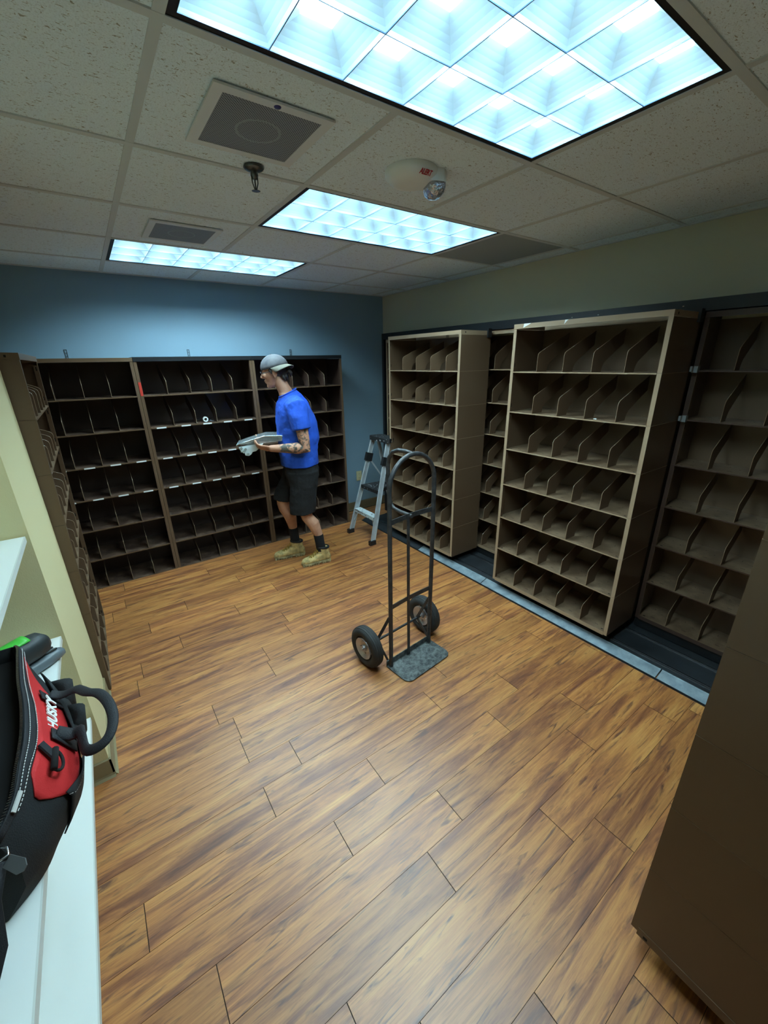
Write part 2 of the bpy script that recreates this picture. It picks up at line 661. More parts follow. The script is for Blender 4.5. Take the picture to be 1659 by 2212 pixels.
M['louver'] = louver_material()
M['blade'] = mat('louver_edge', srgb(70, 100, 130), 0.5)
M['tube'] = mat('fluorescent_tube', (0.9, 0.97, 1, 1), 0.4, emit=(0.85, 0.97, 1.0, 1), estr=5.0)
M['housing'] = mat('fixture_reflector', srgb(225, 232, 235), 0.4, emit=(0.6, 0.9, 1.0, 1), estr=0.25)

# ------------------------------------------------------------------ room dimensions
XR = 2.876      # right wall
YF = 4.058      # far blue wall
ZC = 2.385      # ceiling
XL1 = -0.66     # alcove with the white shelves
XL2 = -0.62     # alcove with the brown unit
XC = -0.272     # face of the wall stub
YC0, YC1 = 1.77, 2.368
YB = -2.6       # wall behind the camera
XBL = -1.3


def build_floor():
    s = MB()
    s.box(XBL, XR + .1, YB - .1, YF + .1, -.06, -.0015)
    base = s.build('floor', M['gap'])
    struct(base)
    known = {2: .228, 3: .664, 4: .85, 5: .433, 6: .687, 7: .252, 8: .433, 10: .252}
    s = MB()
    cols = []
    rnd = random.Random(3)
    L = .907
    for n in range(-20, 28):
        y0 = .109 + .1505 * n
        y1 = y0 + .1505
        if y1 > YF + .05 or y0 < YB - .1:
            continue
        off = known.get(n, rnd.random() * L)
        x = off - L * 3
        while x < XR:
            x0, x1 = max(x, XBL), min(x + L, XR)
            if x1 > x0 + .01:
                g = .0007
                s.box(x0 + g * 2, x1 - g * 2, y0 + g, y1 - g, -.0015, 0)
                c = (rnd.random(), rnd.random(), rnd.random(), 1)
                cols += [c] * 8
            x += L
    o = s.build('floor_planks', M['floor'], base)
    ca = o.data.color_attributes.new('plank', 'FLOAT_COLOR', 'POINT')
    for i, c in enumerate(cols):
        ca.data[i].color = c


LIGHTS = [(.282, .559), (.892, 1.778), (.282, 2.997)]


def build_ceiling():
    p = .6096
    s = MB()
    s.box(XBL, XR + .1, YB - .1, YF + .1, ZC + .16, ZC + .2)
    top = s.build('ceiling', M['tile'])
    struct(top)
    lit = set()
    for lx, ly in LIGHTS:
        i, j = round((lx - .282) / p), round((ly - .559) / p)
        lit |= {(i, j), (i + 1, j)}
    vent = (3, 2)
    s = MB()
    for i in range(-3, 5):
        for j in range(-6, 7):
            if (i, j) in lit or (i, j) == vent:
                continue
            x0, y0 = .282 + i * p, .559 + j * p
            x1, y1 = min(x0 + p, XR), min(y0 + p, YF)
            x0, y0 = max(x0, XBL), max(y0, YB)
            if x1 - x0 < .01 or y1 - y0 < .01:
                continue
            s.box(x0 + .001, x1 - .001, y0 + .001, y1 - .001, ZC, ZC + .015)
    s.build('ceiling_tiles', M['tile'], top)
    s = MB()
    hw = .012

    def seg_x(y, xa, xb):
        s.box(xa, xb, y - hw, y + hw, ZC - .004, ZC + .002)
    for j in range(-6, 7):
        y = .559 + j * p
        if y < YB or y > YF:
            continue
        seg_x(y, XBL, XR)
    for i in range(-2, 5):
        x = .282 + i * p
        for j in range(-6, 7):
            # a tee does not cross the middle of a fixture
            if (i, j) in lit and (i - 1, j) in lit and any(abs(x - lx - p) < .01 and abs(.559 + j * p - ly) < .01 for lx, ly in LIGHTS):
                continue
            ya, yb = .559 + j * p + hw, .559 + (j + 1) * p - hw
            ya, yb = max(ya, YB), min(yb, YF)
            if yb > ya:
                s.box(x - hw, x + hw, ya, yb, ZC - .0035, ZC + .002)
    # wall angle
    s.box(XR - .022, XR, YB, YF, ZC - .005, ZC + .001)
    s.box(XBL, XR, YF - .022, YF, ZC - .005, ZC + .001)
    s.build('ceiling_grid', M['tee'], top)
    vx, vy = .282 + vent[0] * p, .559 + vent[1] * p
    s = MB()
    s.box(vx + .013, vx + p - .013, vy + .013, vy + p - .013, ZC - .001, ZC + .02)
    v = s.build('ceiling_vent', M['vent'])
    tag(v, 'flat grey perforated return air panel in the ceiling beside the middle light', 'vent')


def build_walls():
    def wall(name, m, *b):
        s = MB()
        s.box(*b)
        return struct(s.build(name, m))
    wall('wall_far', M['blue_wall'], XBL, XR + .1, YF, YF + .1, -.05, ZC + .2)
    wall('wall_right', M['tan_wall'], XR, XR + .1, YB - .1, YF, -.05, ZC + .2)
    s = MB()
    s.box(XBL - .1, XL1, -.6, YC0, -.05, ZC + .15)
    s.box(XBL - .1, XC, YC0, YC1, -.05, ZC + .15)
    s.box(XBL - .1, XL2, YC1, YF, -.05, ZC + .15)
    s.box(XBL - .1, XBL, YB - .1, -.6, -.05, ZC + .15)
    struct(s.build('wall_left', M['olive_wall']))
    wall('wall_back', M['olive_wall'], XBL, XR, YB - .1, YB, -.05, ZC + .15)

    def base(name, m, x0, x1, y0, y1, nx, ny, h=.1):
        s = MB()
        t = .008
        # cove profile: thin upright with a small flared toe
        if nx:
            xs = x0
            poly = [(0, 0), (.018, 0), (.010, .010), (t, .02), (t, h - .004), (.004, h), (0, h)]
            MM = Matrix(((nx, 0, 0, xs), (0, 0, 1, 0), (0, 1, 0, 0), (0, 0, 0, 1)))
            s.prism(poly, y0, y1, MM)
        else:
            poly = [(0, 0), (.018, 0), (.010, .010), (t, .02), (t, h - .004), (.004, h), (0, h)]
            MM = Matrix(((0, 0, 1, 0), (ny, 0, 0, y0), (0, 1, 0, 0), (0, 0, 0, 1)))
            s.prism(poly, x0, x1, MM)
        return struct(s.build(name, m))
    base('baseboard_far', M['base'], 2.15, XR, YF, YF, 0, -1)
    base('baseboard_left', M['base_olive'], XC, XC, YC0 - .008, YC1, 1, 0)
    base('baseboard_alcove', M['base_olive'], XL1, XC + .008, YC0, YC0, 0, -1)
    base('baseboard_back', M['base_olive'], XL1, XL1, -.6, YC0, 1, 0)


def build_light(lx, ly, label):
    t = thing('ceiling_light', label, 'light', (lx, ly, ZC))
    W, D = 1.2192, .6096
    mx, my = .031, .027           # dark gap to the louver
    H = .105
    s = MB()
    s.box(.004, W - .004, .004, .012, -.002, H)
    s.box(.004, W - .004, D - .012, D - .004, -.002, H)
    s.box(.004, .012, .012, D - .012, -.002, H)
    s.box(W - .012, W - .004, .012, D - .012, -.002, H)
    s.box(.012, mx, .012, D - .012, -.001, .002)
    s.box(W - mx, W - .012, .012, D - .012, -.001, .002)
    s.box(mx, W - mx, .012, my, -.001, .002)
    s.box(mx, W - mx, D - my, D - .012, -.001, .002)
    s.build('frame', M['dark_trim'], t)
    s = MB()
    s.box(.012, W - .012, .012, D - .012, H - .002, H + .004)
    for b_ in ((.0125, .0135, .0125, D - .0125), (W - .0135, W - .0125, .0125, D - .0125), (.0125, W - .0125, .0125, .0135), (.0125, W - .0125, D - .0135, D - .0125)):
        s.box(*b_, .010, H - .003)
    s.build('reflector', M['housing'], t)
    # parabolic louver : 6 x 3 curved cells
    s = MB()
    nx, ny = 6, 3
    cw, ch = (W - 2 * mx) / nx, (D - 2 * my) / ny
    K = 6
    hgt = .052
    for i in range(nx):
        for j in range(ny):
            x0, y0 = mx + i * cw, my + j * ch
            vs = []
            for k in range(K + 1):
                f = k / K
                ins = 0.29 * (f ** 1.8)
                z = hgt * f
                ax, ay = cw * ins + .0008, ch * ins + .0008
                vs += [(x0 + ax, y0 + ay, z), (x0 + cw - ax, y0 + ay, z), (x0 + cw - ax, y0 + ch - ay, z), (x0 + ax, y0 + ch - ay, z)]
            fs = []
            for k in range(K):
                for q in range(4):
                    r = (q + 1) % 4
                    fs.append((k * 4 + q, k * 4 + r, (k + 1) * 4 + r, (k + 1) * 4 + q))
            s.add(vs, fs)
    s.build('louver', M['louver'], t)
    s = MB()
    for i in range(nx + 1):
        x = mx + i * cw
        s.box(x - .0011, x + .0011, my, D - my, -.001, .004)
    for j in range(ny + 1):
        y = my + j * ch
        s.box(mx, W - mx, y - .0011, y + .0011, -.001, .004)
    s.build('louver_edges', M['blade'], t)
    ld = bpy.data.lights.new('tube_light', 'AREA')
    ld.shape = 'RECTANGLE'
    ld.size = W - .03
    ld.size_y = D - .03
    ld.energy = LIGHT_W
    ld.color = LIGHT_COL
    lo = bpy.data.objects.new('tube_light', ld)
    COL.objects.link(lo)
    lo.parent = t
    lo.location = (W / 2, D / 2, .066)
    return t


# ------------------------------------------------------------------ shelf units
UW, UD = .898, .32


def divider_mesh(depth):
    k = depth / .31
    poly = [(0, 0), (0, .092), (.004, .104), (.016, .113), (.31 * k, .232), (.31 * k, .150), (.26 * k, .125), (.16 * k, .072),
            (.125 * k, .052), (.108 * k, .03), (.100 * k, 0)]
    s = MB()
    # local: x = thickness, y = depth, z = up
    MM = Matrix(((0, 0, 1, 0), (1, 0, 0, 0), (0, 1, 0, 0), (0, 0, 0, 1)))
    s.prism(poly, -.0012, .0012, MM)
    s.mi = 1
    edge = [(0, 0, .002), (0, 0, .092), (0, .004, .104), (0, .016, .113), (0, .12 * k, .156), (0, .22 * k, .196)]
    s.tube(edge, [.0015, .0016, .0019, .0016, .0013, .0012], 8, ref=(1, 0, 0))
    return s


DIV = {}


def shelf_unit(label, loc, rotz, pitch=.254, depth=UD, divs=(.18, .355, .53, .705), mbody='brown', mrail='brown_light',
               labels=None, rails=True, group=None, raised=0, tilt=0, skip_div=(), name='shelving_unit', base_lip=.02, lip=.0065):
    t = thing(name, label, 'shelving', loc, rotz, group)
    if tilt:
        t.rotation_euler = (tilt, 0, rotz)
    mb, ml = M[mbody], M[mrail]
    H = pitch * 7 + base_lip
    ft = .021
    for sx in (0, 1):
        s = MB()
        x0 = 0 if sx == 0 else UW - .0025
        for k in range(7):
            z0 = base_lip + k * pitch if k else 0
            z1 = base_lip + (k + 1) * pitch - .0016
            s.mi = 0
            s.box(x0, x0 + .0025, .002, depth, z0, z1)
            s.mi = 1
            ox = -.0005 if sx == 0 else UW
            s.box(ox, ox + .0005, .002, depth, z1 - .0024, z1)
            s.mi = 0
            # folded front flange
            fx0 = 0 if sx == 0 else UW - ft
            s.mi = 1
            s.box(fx0, fx0 + ft, 0, .002, z0, z1)
            s.mi = 0
            rx = ft if sx == 0 else UW - ft - .0015
            s.box(rx, rx + .0015, 0, .022, z0 + .004, z1 - .02)
            # slotted holes and rivets on the inner return
            s.mi = 2
            for zz in (z0 + .03, z1 - .05):
                s.box(rx - .0006, rx + .0021, .008, .013, zz, zz + .022)
        s.build('side_panel', [mb, ml, M['hole']], t)
    s = MB()
    s.box(.003, UW - .003, depth - .002, depth, 0, H)
    s.build('back_panel', mb, t)
    # top rail and cover
    s = MB()
    s.box(0, UW, -.0015, .0015, H, H + .027)
    s.box(0, UW, .0015, depth, H + .0245, H + .027)
    s.box(0, .0018, .0015, depth, H, H + .0245)
    s.box(UW - .0018, UW, .0015, depth, H, H + .0245)
    s.mi = 1
    for xx in (.02, UW - .02):
        s.lathe([(.0001, -.002), (.0045, -.0018), (.005, 0)], Matrix.Translation((xx, -.0015, H + .013)) @ Matrix.Rotation(PI / 2, 4, 'X'), 10)
    for yy in (.04, depth - .04):
        s.box(-.0006, 0, yy, yy + .008, H + .008, H + .018)
        s.box(UW, UW + .0006, yy, yy + .008, H + .008, H + .018)
    s.build('top_rail', [ml, M['hole']], t)
    key = (round(depth, 3), mbody)
    rowd = {}
    for k in range(7):
        z = base_lip + k * pitch
        s = MB()
        s.mi = 0
        s.box(.0027, UW - .0027, .001, depth - .003, z - .0015, z)
        s.mi = 2
        s.box(ft + .001, UW - ft - .001, -.0005, .001, z - (lip if k else base_lip + .005), z + .0005)
        s.mi = 1
        edges = [0] + list(divs) + [UW]
        for a, b in zip(edges[:-1], edges[1:]):
            c = (a + b) / 2
            s.box(c - .011, c + .011, .045, .0475, z, z + .0004)
            s.box(c + .02, c + .026, .12, .124, z, z + .0004)
            s.box(c - .03, c - .028, .15, .162, z, z + .0004)
        s.box(UW - .05, UW - .038, .02, .028, z, z + .0004)
        s.box(.038, .05, .02, .028, z, z + .0004)
        sh = s.build('shelf', [mb, M['hole'], ml], t)
        if labels and k in labels:
            for a, b in zip(edges[:-1], edges[1:]):
                if (a, k) in skip_div:
                    continue
                c = (a + b) / 2
                q = MB()
                wl = .035
                q.box(c - wl, c + wl, -.0014, -.0005, z - .011, z - .0005)
                q.build('paper_label', M['white_label'], sh)
        for x in divs:
            if key not in DIV:
                d = divider_mesh(depth - .012).build('divider', [mb, M['edge_highlight']], t, smooth=True, auto=40)
                d.location = (x, .004, z)
                DIV[key] = d
            else:
                linked(DIV[key], t, (x, .004, z))
    return t


def build_units():
    Y0 = 3.736
    # three units standing against the blue wall
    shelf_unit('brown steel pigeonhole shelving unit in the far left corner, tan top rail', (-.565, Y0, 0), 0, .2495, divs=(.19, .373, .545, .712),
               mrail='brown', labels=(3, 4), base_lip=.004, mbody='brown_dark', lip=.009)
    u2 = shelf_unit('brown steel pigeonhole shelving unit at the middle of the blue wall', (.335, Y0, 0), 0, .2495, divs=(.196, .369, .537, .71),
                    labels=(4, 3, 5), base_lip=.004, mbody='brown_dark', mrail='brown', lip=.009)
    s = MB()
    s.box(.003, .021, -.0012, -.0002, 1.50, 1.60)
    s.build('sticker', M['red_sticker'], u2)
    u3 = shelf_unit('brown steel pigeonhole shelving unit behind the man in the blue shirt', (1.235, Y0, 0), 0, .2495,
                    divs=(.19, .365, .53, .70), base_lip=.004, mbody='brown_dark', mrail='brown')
    for u in (u2, u3):
        s = MB()
        s.box(0, UW, -.004, -.0016, 1.7505, 1.782)
        s.box(0, UW, -.004, UD, 1.779, 1.782)
        s.build('black_cap_rail', M['black_metal'], u)
    # unit standing in the left recess, leaning a little forward
    t = shelf_unit('brown steel shelving unit seen edge-on against the left wall', (-.25, 2.375, .004), PI / 2, .2495,
                   base_lip=.004, mrail='brown', tilt=math.radians(1.6))
    # mobile units in front
    for lb, ytop, dv, mside in (
            ('tan steel pigeonhole unit on the track nearest the blue wall', 3.165, (.202, .386, .568, .745), 'brown'),
            ('tall tan pigeonhole unit in front of the track, scuffed top rail', 1.805, (.193, .368, .541, .718), 'brown')):
        u = shelf_unit(lb, (2.30, ytop, .095), -PI / 2, .254, divs=dv, mbody=mside)
        s = MB()
        s.box(.03, UW - .03, .05, UD - .02, -.025, -.0005)
        s.build('carriage', M['black_metal'], u)
        for x in (.08, UW - .08):
            for y in (.105, UD - .09):
                s = MB()
                s.lathe([(.001, -.012), (.028, -.012), (.028, .012), (.001, .012)],
                        Matrix.Translation((x, y, -.0315)) @ Matrix.Rotation(PI / 2, 4, 'X'), 20)
                s.build('track_wheel', M['chrome'], u, smooth=True, auto=40)
        # arm up to the rail on the rear row
        s = MB()
        s.box(UW - .03, UW + .012, UD - .045, UD - .005, 7 * .254 + .0, 7 * .254 + .062)
        s.build('guide_bracket', M['black_metal'], u)
        if ytop < 2:
            for x0_, x1_ in ((.07, .115), (.345, .362)):
                s = MB()
                zz = 7 * .254 + .02
                s.add([(x0_, -.0022, zz + .004), (x1_, -.0022, zz + .022), (x1_ + .008, -.0022, zz + .0265), (x0_ + .004, -.0022, zz + .0265)],
                      [(0, 1, 2, 3)])
                s.build('scuff', M['white_label'], u)
    # rear row
    labels = ['dark pigeonhole unit of the rear row at the right edge of the picture',
              'rear row pigeonhole unit mostly hidden behind the tall scuffed tan unit',
              'rear row pigeonhole unit seen through the gap between the two tan units',
              'rear row pigeonhole unit behind the tan unit nearest the blue wall']
    rear = None
    for lb, ytop in zip(labels, (.90, 1.83, 2.76, 3.69)):
        u = shelf_unit(lb, (2.65, ytop, .098), -PI / 2, .254, depth=.222, divs=(.175, .348, .52, .70), mbody='brown', mrail='brown_dark' if ytop == .90 else 'brown_light')
        s = MB()
        s.box(.0, UW, .01, .2, -.066, -.0005)
        s.build('plinth', M['black_metal'], u)
        rear = rear or u
    s = MB()
    for z in (7 * .254 - .232, 6 * .254 - .232):
        s.box(.004, .03, -.03, -.001, z - .012, z + .02)
        s.box(.002, .012, -.05, -.028, z - .006, z + .02)
    s.build('plastic_clip', M['clear'], rear)
    # unit seen from its side at the right edge of the picture
    u = shelf_unit('large brown shelving unit close by on the right, seen from its flat side', (1.90, .16, .096), PI, .254, depth=.36,
                   mbody='brown', mrail='brown')
    s = MB()
    s.box(.02, UW + .0, .03, .33, -.012, -.0005)
    s.box(UW - .05, UW + .0018, .018, .34, -.012, .02)
    s.mi = 1
    s.box(UW + .0018, UW + .0024, .035, .046, -.005, .005)
    s.build('carriage', [M['brown'], M['hole']], u)
    for x in (.12, UW - .12):
        for y in (.09, .27):
            s = MB()
            s.lathe([(.001, -.014), (.04, -.014), (.042, -.008), (.042, .008), (.04, .014), (.001, .014)],
                    Matrix.Translation((x, y, -.0535)) @ Matrix.Rotation(PI / 2, 4, 'X'), 20)
            s.build('track_wheel', M['rubber'], u, smooth=True, auto=40)


def build_track():
    t = thing('floor_track', 'black track deck with grey ramp strip along the right wall', 'track', (2.27, 0, 0))
    y0, y1 = -1.2, 3.70
    s = MB()
    s.box(.083, XR - 2.27 - .002, y0, y1 - .05, .001, .028)
    s.build('deck', M['deck'], t)
    s = MB()
    s.add([(0, y0, 0), (0, y1, 0), (.008, y0, .006), (.008, y1, .006)], [(0, 1, 3, 2)])
    s.box(0, .012, y0, y1, .0005, .006)
    s.build('edge_strip', M['black_metal'], t)
    # aluminium ramp in lengths
    for a, b in ((-1.2, .60), (.607, 1.905), (1.912, 2.70), ):
        s = MB()
        poly = [(.012, .004), (.075, .026), (.078, .030), (.082, .030), (.082, .001), (.012, .001)]
        MM = Matrix(((1, 0, 0, 0), (0, 0, 1, 0), (0, 1, 0, 0), (0, 0, 0, 1)))
        s.prism(poly, a, b, MM)
        s.build('ramp_strip', M['alu_strip'], t)
    s = MB()
    poly = [(.012, .004), (.075, .026), (.078, .030), (.082, .030), (.082, .001), (.012, .001)]
    MM = Matrix(((1, 0, 0, 0), (0, 0, 1, 0), (0, 1, 0, 0), (0, 0, 0, 1)))
    s.prism(poly, 2.707, y1, MM)
    s.build('ramp_strip', M['deck'], t)  # same ramp, far length coloured dark to paint in its shade
    for x in (.118, .30):
        s = MB()
        s.box(x, x + .004, y0, y1 - .05, .028, .034)
        s.box(x + .014, x + .018, y0, y1 - .05, .028, .0355)
        s.build('track_rail', M['chrome'], t)
    r = thing('wall_rail', 'long black steel rail running above the rear shelving row', 'rail', (0, 0, 0))
    s = MB()
    s.box(2.635, 2.66, -.2, 3.745, 1.928, 1.985)
    s.box(2.66, XR - .002, -.2, 3.745, 1.980, 1.985)
    s.box(2.66, XR - .002, -.2, 3.745, 1.928, 1.932)
    s.mi = 1
    for y in (.62, 1.0, 1.45, 1.62):
        s.box(2.6335, 2.635, y, y + .008, 1.955, 1.961)
    s.build('channel', [M['black_metal'], M['chrome']], r)
    s = MB()
    s.box(2.635, 2.67, 3.712, 3.745, .03, 1.928)
    s.build('post', M['black_metal'], r)


# ------------------------------------------------------------------ ceiling fittings
def build_speaker(x, y, label, dot):
    t = thing('ceiling_speaker', label, 'speaker', (x, y, ZC))
    h, g = .172, .142
    s = MB()
    z0, z1 = -.010, -.0042
    s.box(-h, h, -h, -g, z0, z1)
    s.box(-h, h, g, h, z0, z1)
    s.box(-h, -g, -g, g, z0, z1)
    s.box(g, h, -g, g, z0, z1)
    s.build('frame', M['grey_plastic'], t)
    s = MB()
    s.box(-g, g, -g, g, -.0085, -.005)
    s.build('grille', M['grille'], t)
    s = MB()
    s.lathe([(.060, -.0085), (.062, -.0090), (.066, -.0090), (.068, -.0085)], None, 32)
    s.build('ring', M['vent'], t, smooth=True)
    if dot:
        s = MB()
        s.lathe([(.0001, -.0125), (.009, -.0118), (.010, -.0100)], Matrix.Translation((.0, -.156, 0)), 16)
        s.build('indicator', M['blue_dot'], t, smooth=True)


def build_sprinkler():
    t = thing('fire_sprinkler', 'metal fire sprinkler head hanging from the ceiling grid', 'sprinkler', (.665, 1.725, ZC - .004))
    s = MB()
    s.lathe([(.041, 0), (.042, -.004), (.036, -.010), (.022, -.016), (.015, -.018)], None, 28)
    s.build('escutcheon', M['sprinkler'], t, smooth=True)
    s = MB()
    s.lathe([(.015, -.016), (.016, -.034), (.012, -.037), (.010, -.046), (.0001, -.047)], None, 16)
    s.tube([(.013, 0, -.03), (.012, 0, -.06), (.003, 0, -.088)], .0025, 6)
    s.tube([(-.013, 0, -.03), (-.012, 0, -.06), (-.003, 0, -.088)], .0025, 6)
    s.lathe([(.0001, -.045), (.003, -.05), (.003, -.082), (.006, -.088), (.0001, -.09)], None, 10)
    s.build('body', M['sprinkler'], t, smooth=True)
    s = MB()
    n = 18
    pts = []
    for i in range(n * 2):
        a = PI * i / n
        r = .018 if i % 2 else .0135
        pts.append((r * math.cos(a), r * math.sin(a)))
    s.prism(pts, -.092, -.0905, Matrix.Identity(4))
    s.build('deflector', M['sprinkler'], t)
    t.scale = (.86, .86, .78)


def build_alarm():
    t = thing('alarm_strobe', 'round white fire alarm with clear strobe and red lettering', 'alarm', (1.172, 1.452, ZC - .0005))
    s = MB()
    s.lathe([(.098, 0), (.1, -.008), (.097, -.02), (.078, -.038), (.05, -.044), (.0001, -.045)], None, 40)
    s.build('housing', M['white_plastic'], t, smooth=True)
    ang = math.radians(-20)
    R_ = Matrix.Rotation(ang, 4, 'Z')
    s = MB()
    s.prism([(.03, -.052), (.112, -.052), (.13, -.03), (.13, .03), (.112, .052), (.03, .052)], -.040, 0, R_)
    s.build('strobe_base', M['white_plastic'], t)
    s = MB()
    secs = []
    for z, a in ((-.040, 1.0), (-.052, .98), (-.066, .86), (-.076, .6), (-.080, .2)):
        secs.append((R_ @ Vector((.094, 0, z)), .036 * a, .052 * a, R_.to_3x3() @ Vector((1, 0, 0)), R_.to_3x3() @ Vector((0, 1, 0))))
    s.loft(secs, 20, True, 3.2)
    s.build('strobe_lens', M['foil'], t, smooth=True)
    MM = Matrix(((1, 0, 0, -.004), (0, -.73, -.69, -.0895), (0, .69, -.73, -.0315), (0, 0, 0, 1)))
    tx = text_mesh('lettering', 'ALERT', .026, M['red'], .0012, .0001, 0, t, MM)
    tx.scale = (.72, 1, 1)


def build_small_wall_items():
    t = thing('wall_outlet', 'ivory electrical outlet low on the blue wall behind the ladder', 'outlet', (2.48, YF, .42))
    s = MB()
    s.box(-.036, .036, -.006, -.0002, -.058, .058)
    s.build('cover_plate', M['ivory'], t)
    for z in (.024, -.024):
        s = MB()
        s.mi = 0
        s.loft([((0, -.0085, z), .0165, .0135, (1, 0, 0), (0, 0, 1)), ((0, -.006, z), .0168, .0138, (1, 0, 0), (0, 0, 1))], 20)
        s.mi = 1
        s.box(-.0075, -.005, -.0089, -.0084, z - .002, z + .007)
        s.box(.005, .0075, -.0089, -.0084, z - .002, z + .006)
        s.build('socket', [M['ivory'], M['hole']], t)
    for x, lb in ((-.062, 'small slotted metal bracket on the blue wall, leftmost of the three'),
                  (.798, 'small slotted metal bracket on the blue wall above the middle unit'),
                  (1.743, 'small slotted metal bracket on the blue wall near the man in the cap')):
        s = MB()
        s.box(-.009, -.005, -.004, -.0005, -.03, .045)
        s.box(.005, .009, -.004, -.0005, -.03, .045)
        for z in (-.03, -.006, .018, .041):
            s.box(-.005, .005, -.004, -.0005, z, z + .004)
        s.box(-.009, .009, -.03, -.004, -.03, -.027)
        o = s.build('wall_bracket', M['wall_zinc'], None, loc=(x, YF, 1.80))
        tag(o, lb, 'bracket', 'slotted brackets on the blue wall')
    # small things left on the shelves
    t = thing('tape_roll', 'small grey roll of tape left on a shelf of the middle unit', 'tape', (.790, 3.80, .2495 * 5 + .0055))
    s = MB()
    s.lathe([(.012, 0), (.021, 0), (.022, .004), (.022, .022), (.021, .026), (.012, .026)], Matrix.Translation((0, 0, .0225)) @ Matrix.Rotation(PI / 2, 4, 'X') @ Matrix.Translation((0, 0, -.013)), 24, True)
    s.build('roll', M['white_plastic'], t, smooth=True, auto=40)
    s = MB()
    s.tube([(.02, 0, .003), (.04, -.005, .012), (.05, -.01, .003), (.062, -.012, .003)], .0022, 6)
    s.build('loose_end', M['tool_grey'], t, smooth=True)
    s = MB()
    s.tube([(0, 0, 0), (.055, .01, 0)], .006, 10)
    o = s.build('metal_pin', M['galv'], None, smooth=True, auto=40, loc=(1.795, 3.80, .2495 * 4 + .0102))
    tag(o, 'short bright metal rod lying on a shelf behind the man', 'rod')
    s = MB()
    s.add([(0, 0, 0), (.02, .004, .001), (.024, .016, .004), (.006, .018, .002), (0, 0, .002), (.02, .004, .003), (.024, .016, .006), (.006, .018, .004)],
          [(0, 3, 2, 1), (4, 5, 6, 7), (0, 1, 5, 4), (1, 2, 6, 5), (2, 3, 7, 6), (3, 0, 4, 7)])
    o = s.build('paper_scrap', M['white_label'], None, loc=(2.315, 1.20, 1.3865))
    tag(o, 'tiny white paper scrap on the second shelf of the scuffed tan unit', 'scrap')


# ------------------------------------------------------------------ white wall shelves
def build_white_shelves():
    for z, lb in ((1.177, 'white laminate wall shelf, topmost of the three at the left edge'),
                  (.763, 'white laminate wall shelf carrying the red and black tool bag'),
                  (.354, 'white laminate wall shelf, lowest of the three at the left edge')):
        t = thing('wall_shelf', lb, 'shelf', (0, 0, z))
        s = MB()
        yend = YC0 - .012
        y0 = .12 if z > 1 else -.55
        s.mi = 0
        s.box(XL1 + .001, -.284, y0, yend, -.020, 0)
        s.mi = 1
        s.box(-.284, -.2805, y0, yend, -.0202, .0002)
        s.build('board', [M['white_lam'], M['white_edge']], t)
        for y in (.35, 1.45):
            s = MB()
            s.box(XL1 + .0005, XL1 + .006, y - .015, y + .015, -.20, -.0205)
            s.box(XL1 + .006, -.36, y - .012, y + .012, -.024, -.0205)
            s.bar((XL1 + .004, y, -.18), (-.40, y, -.026), .008, .006, (0, 1, 0))
            s.build('bracket', M['white_edge'], t)


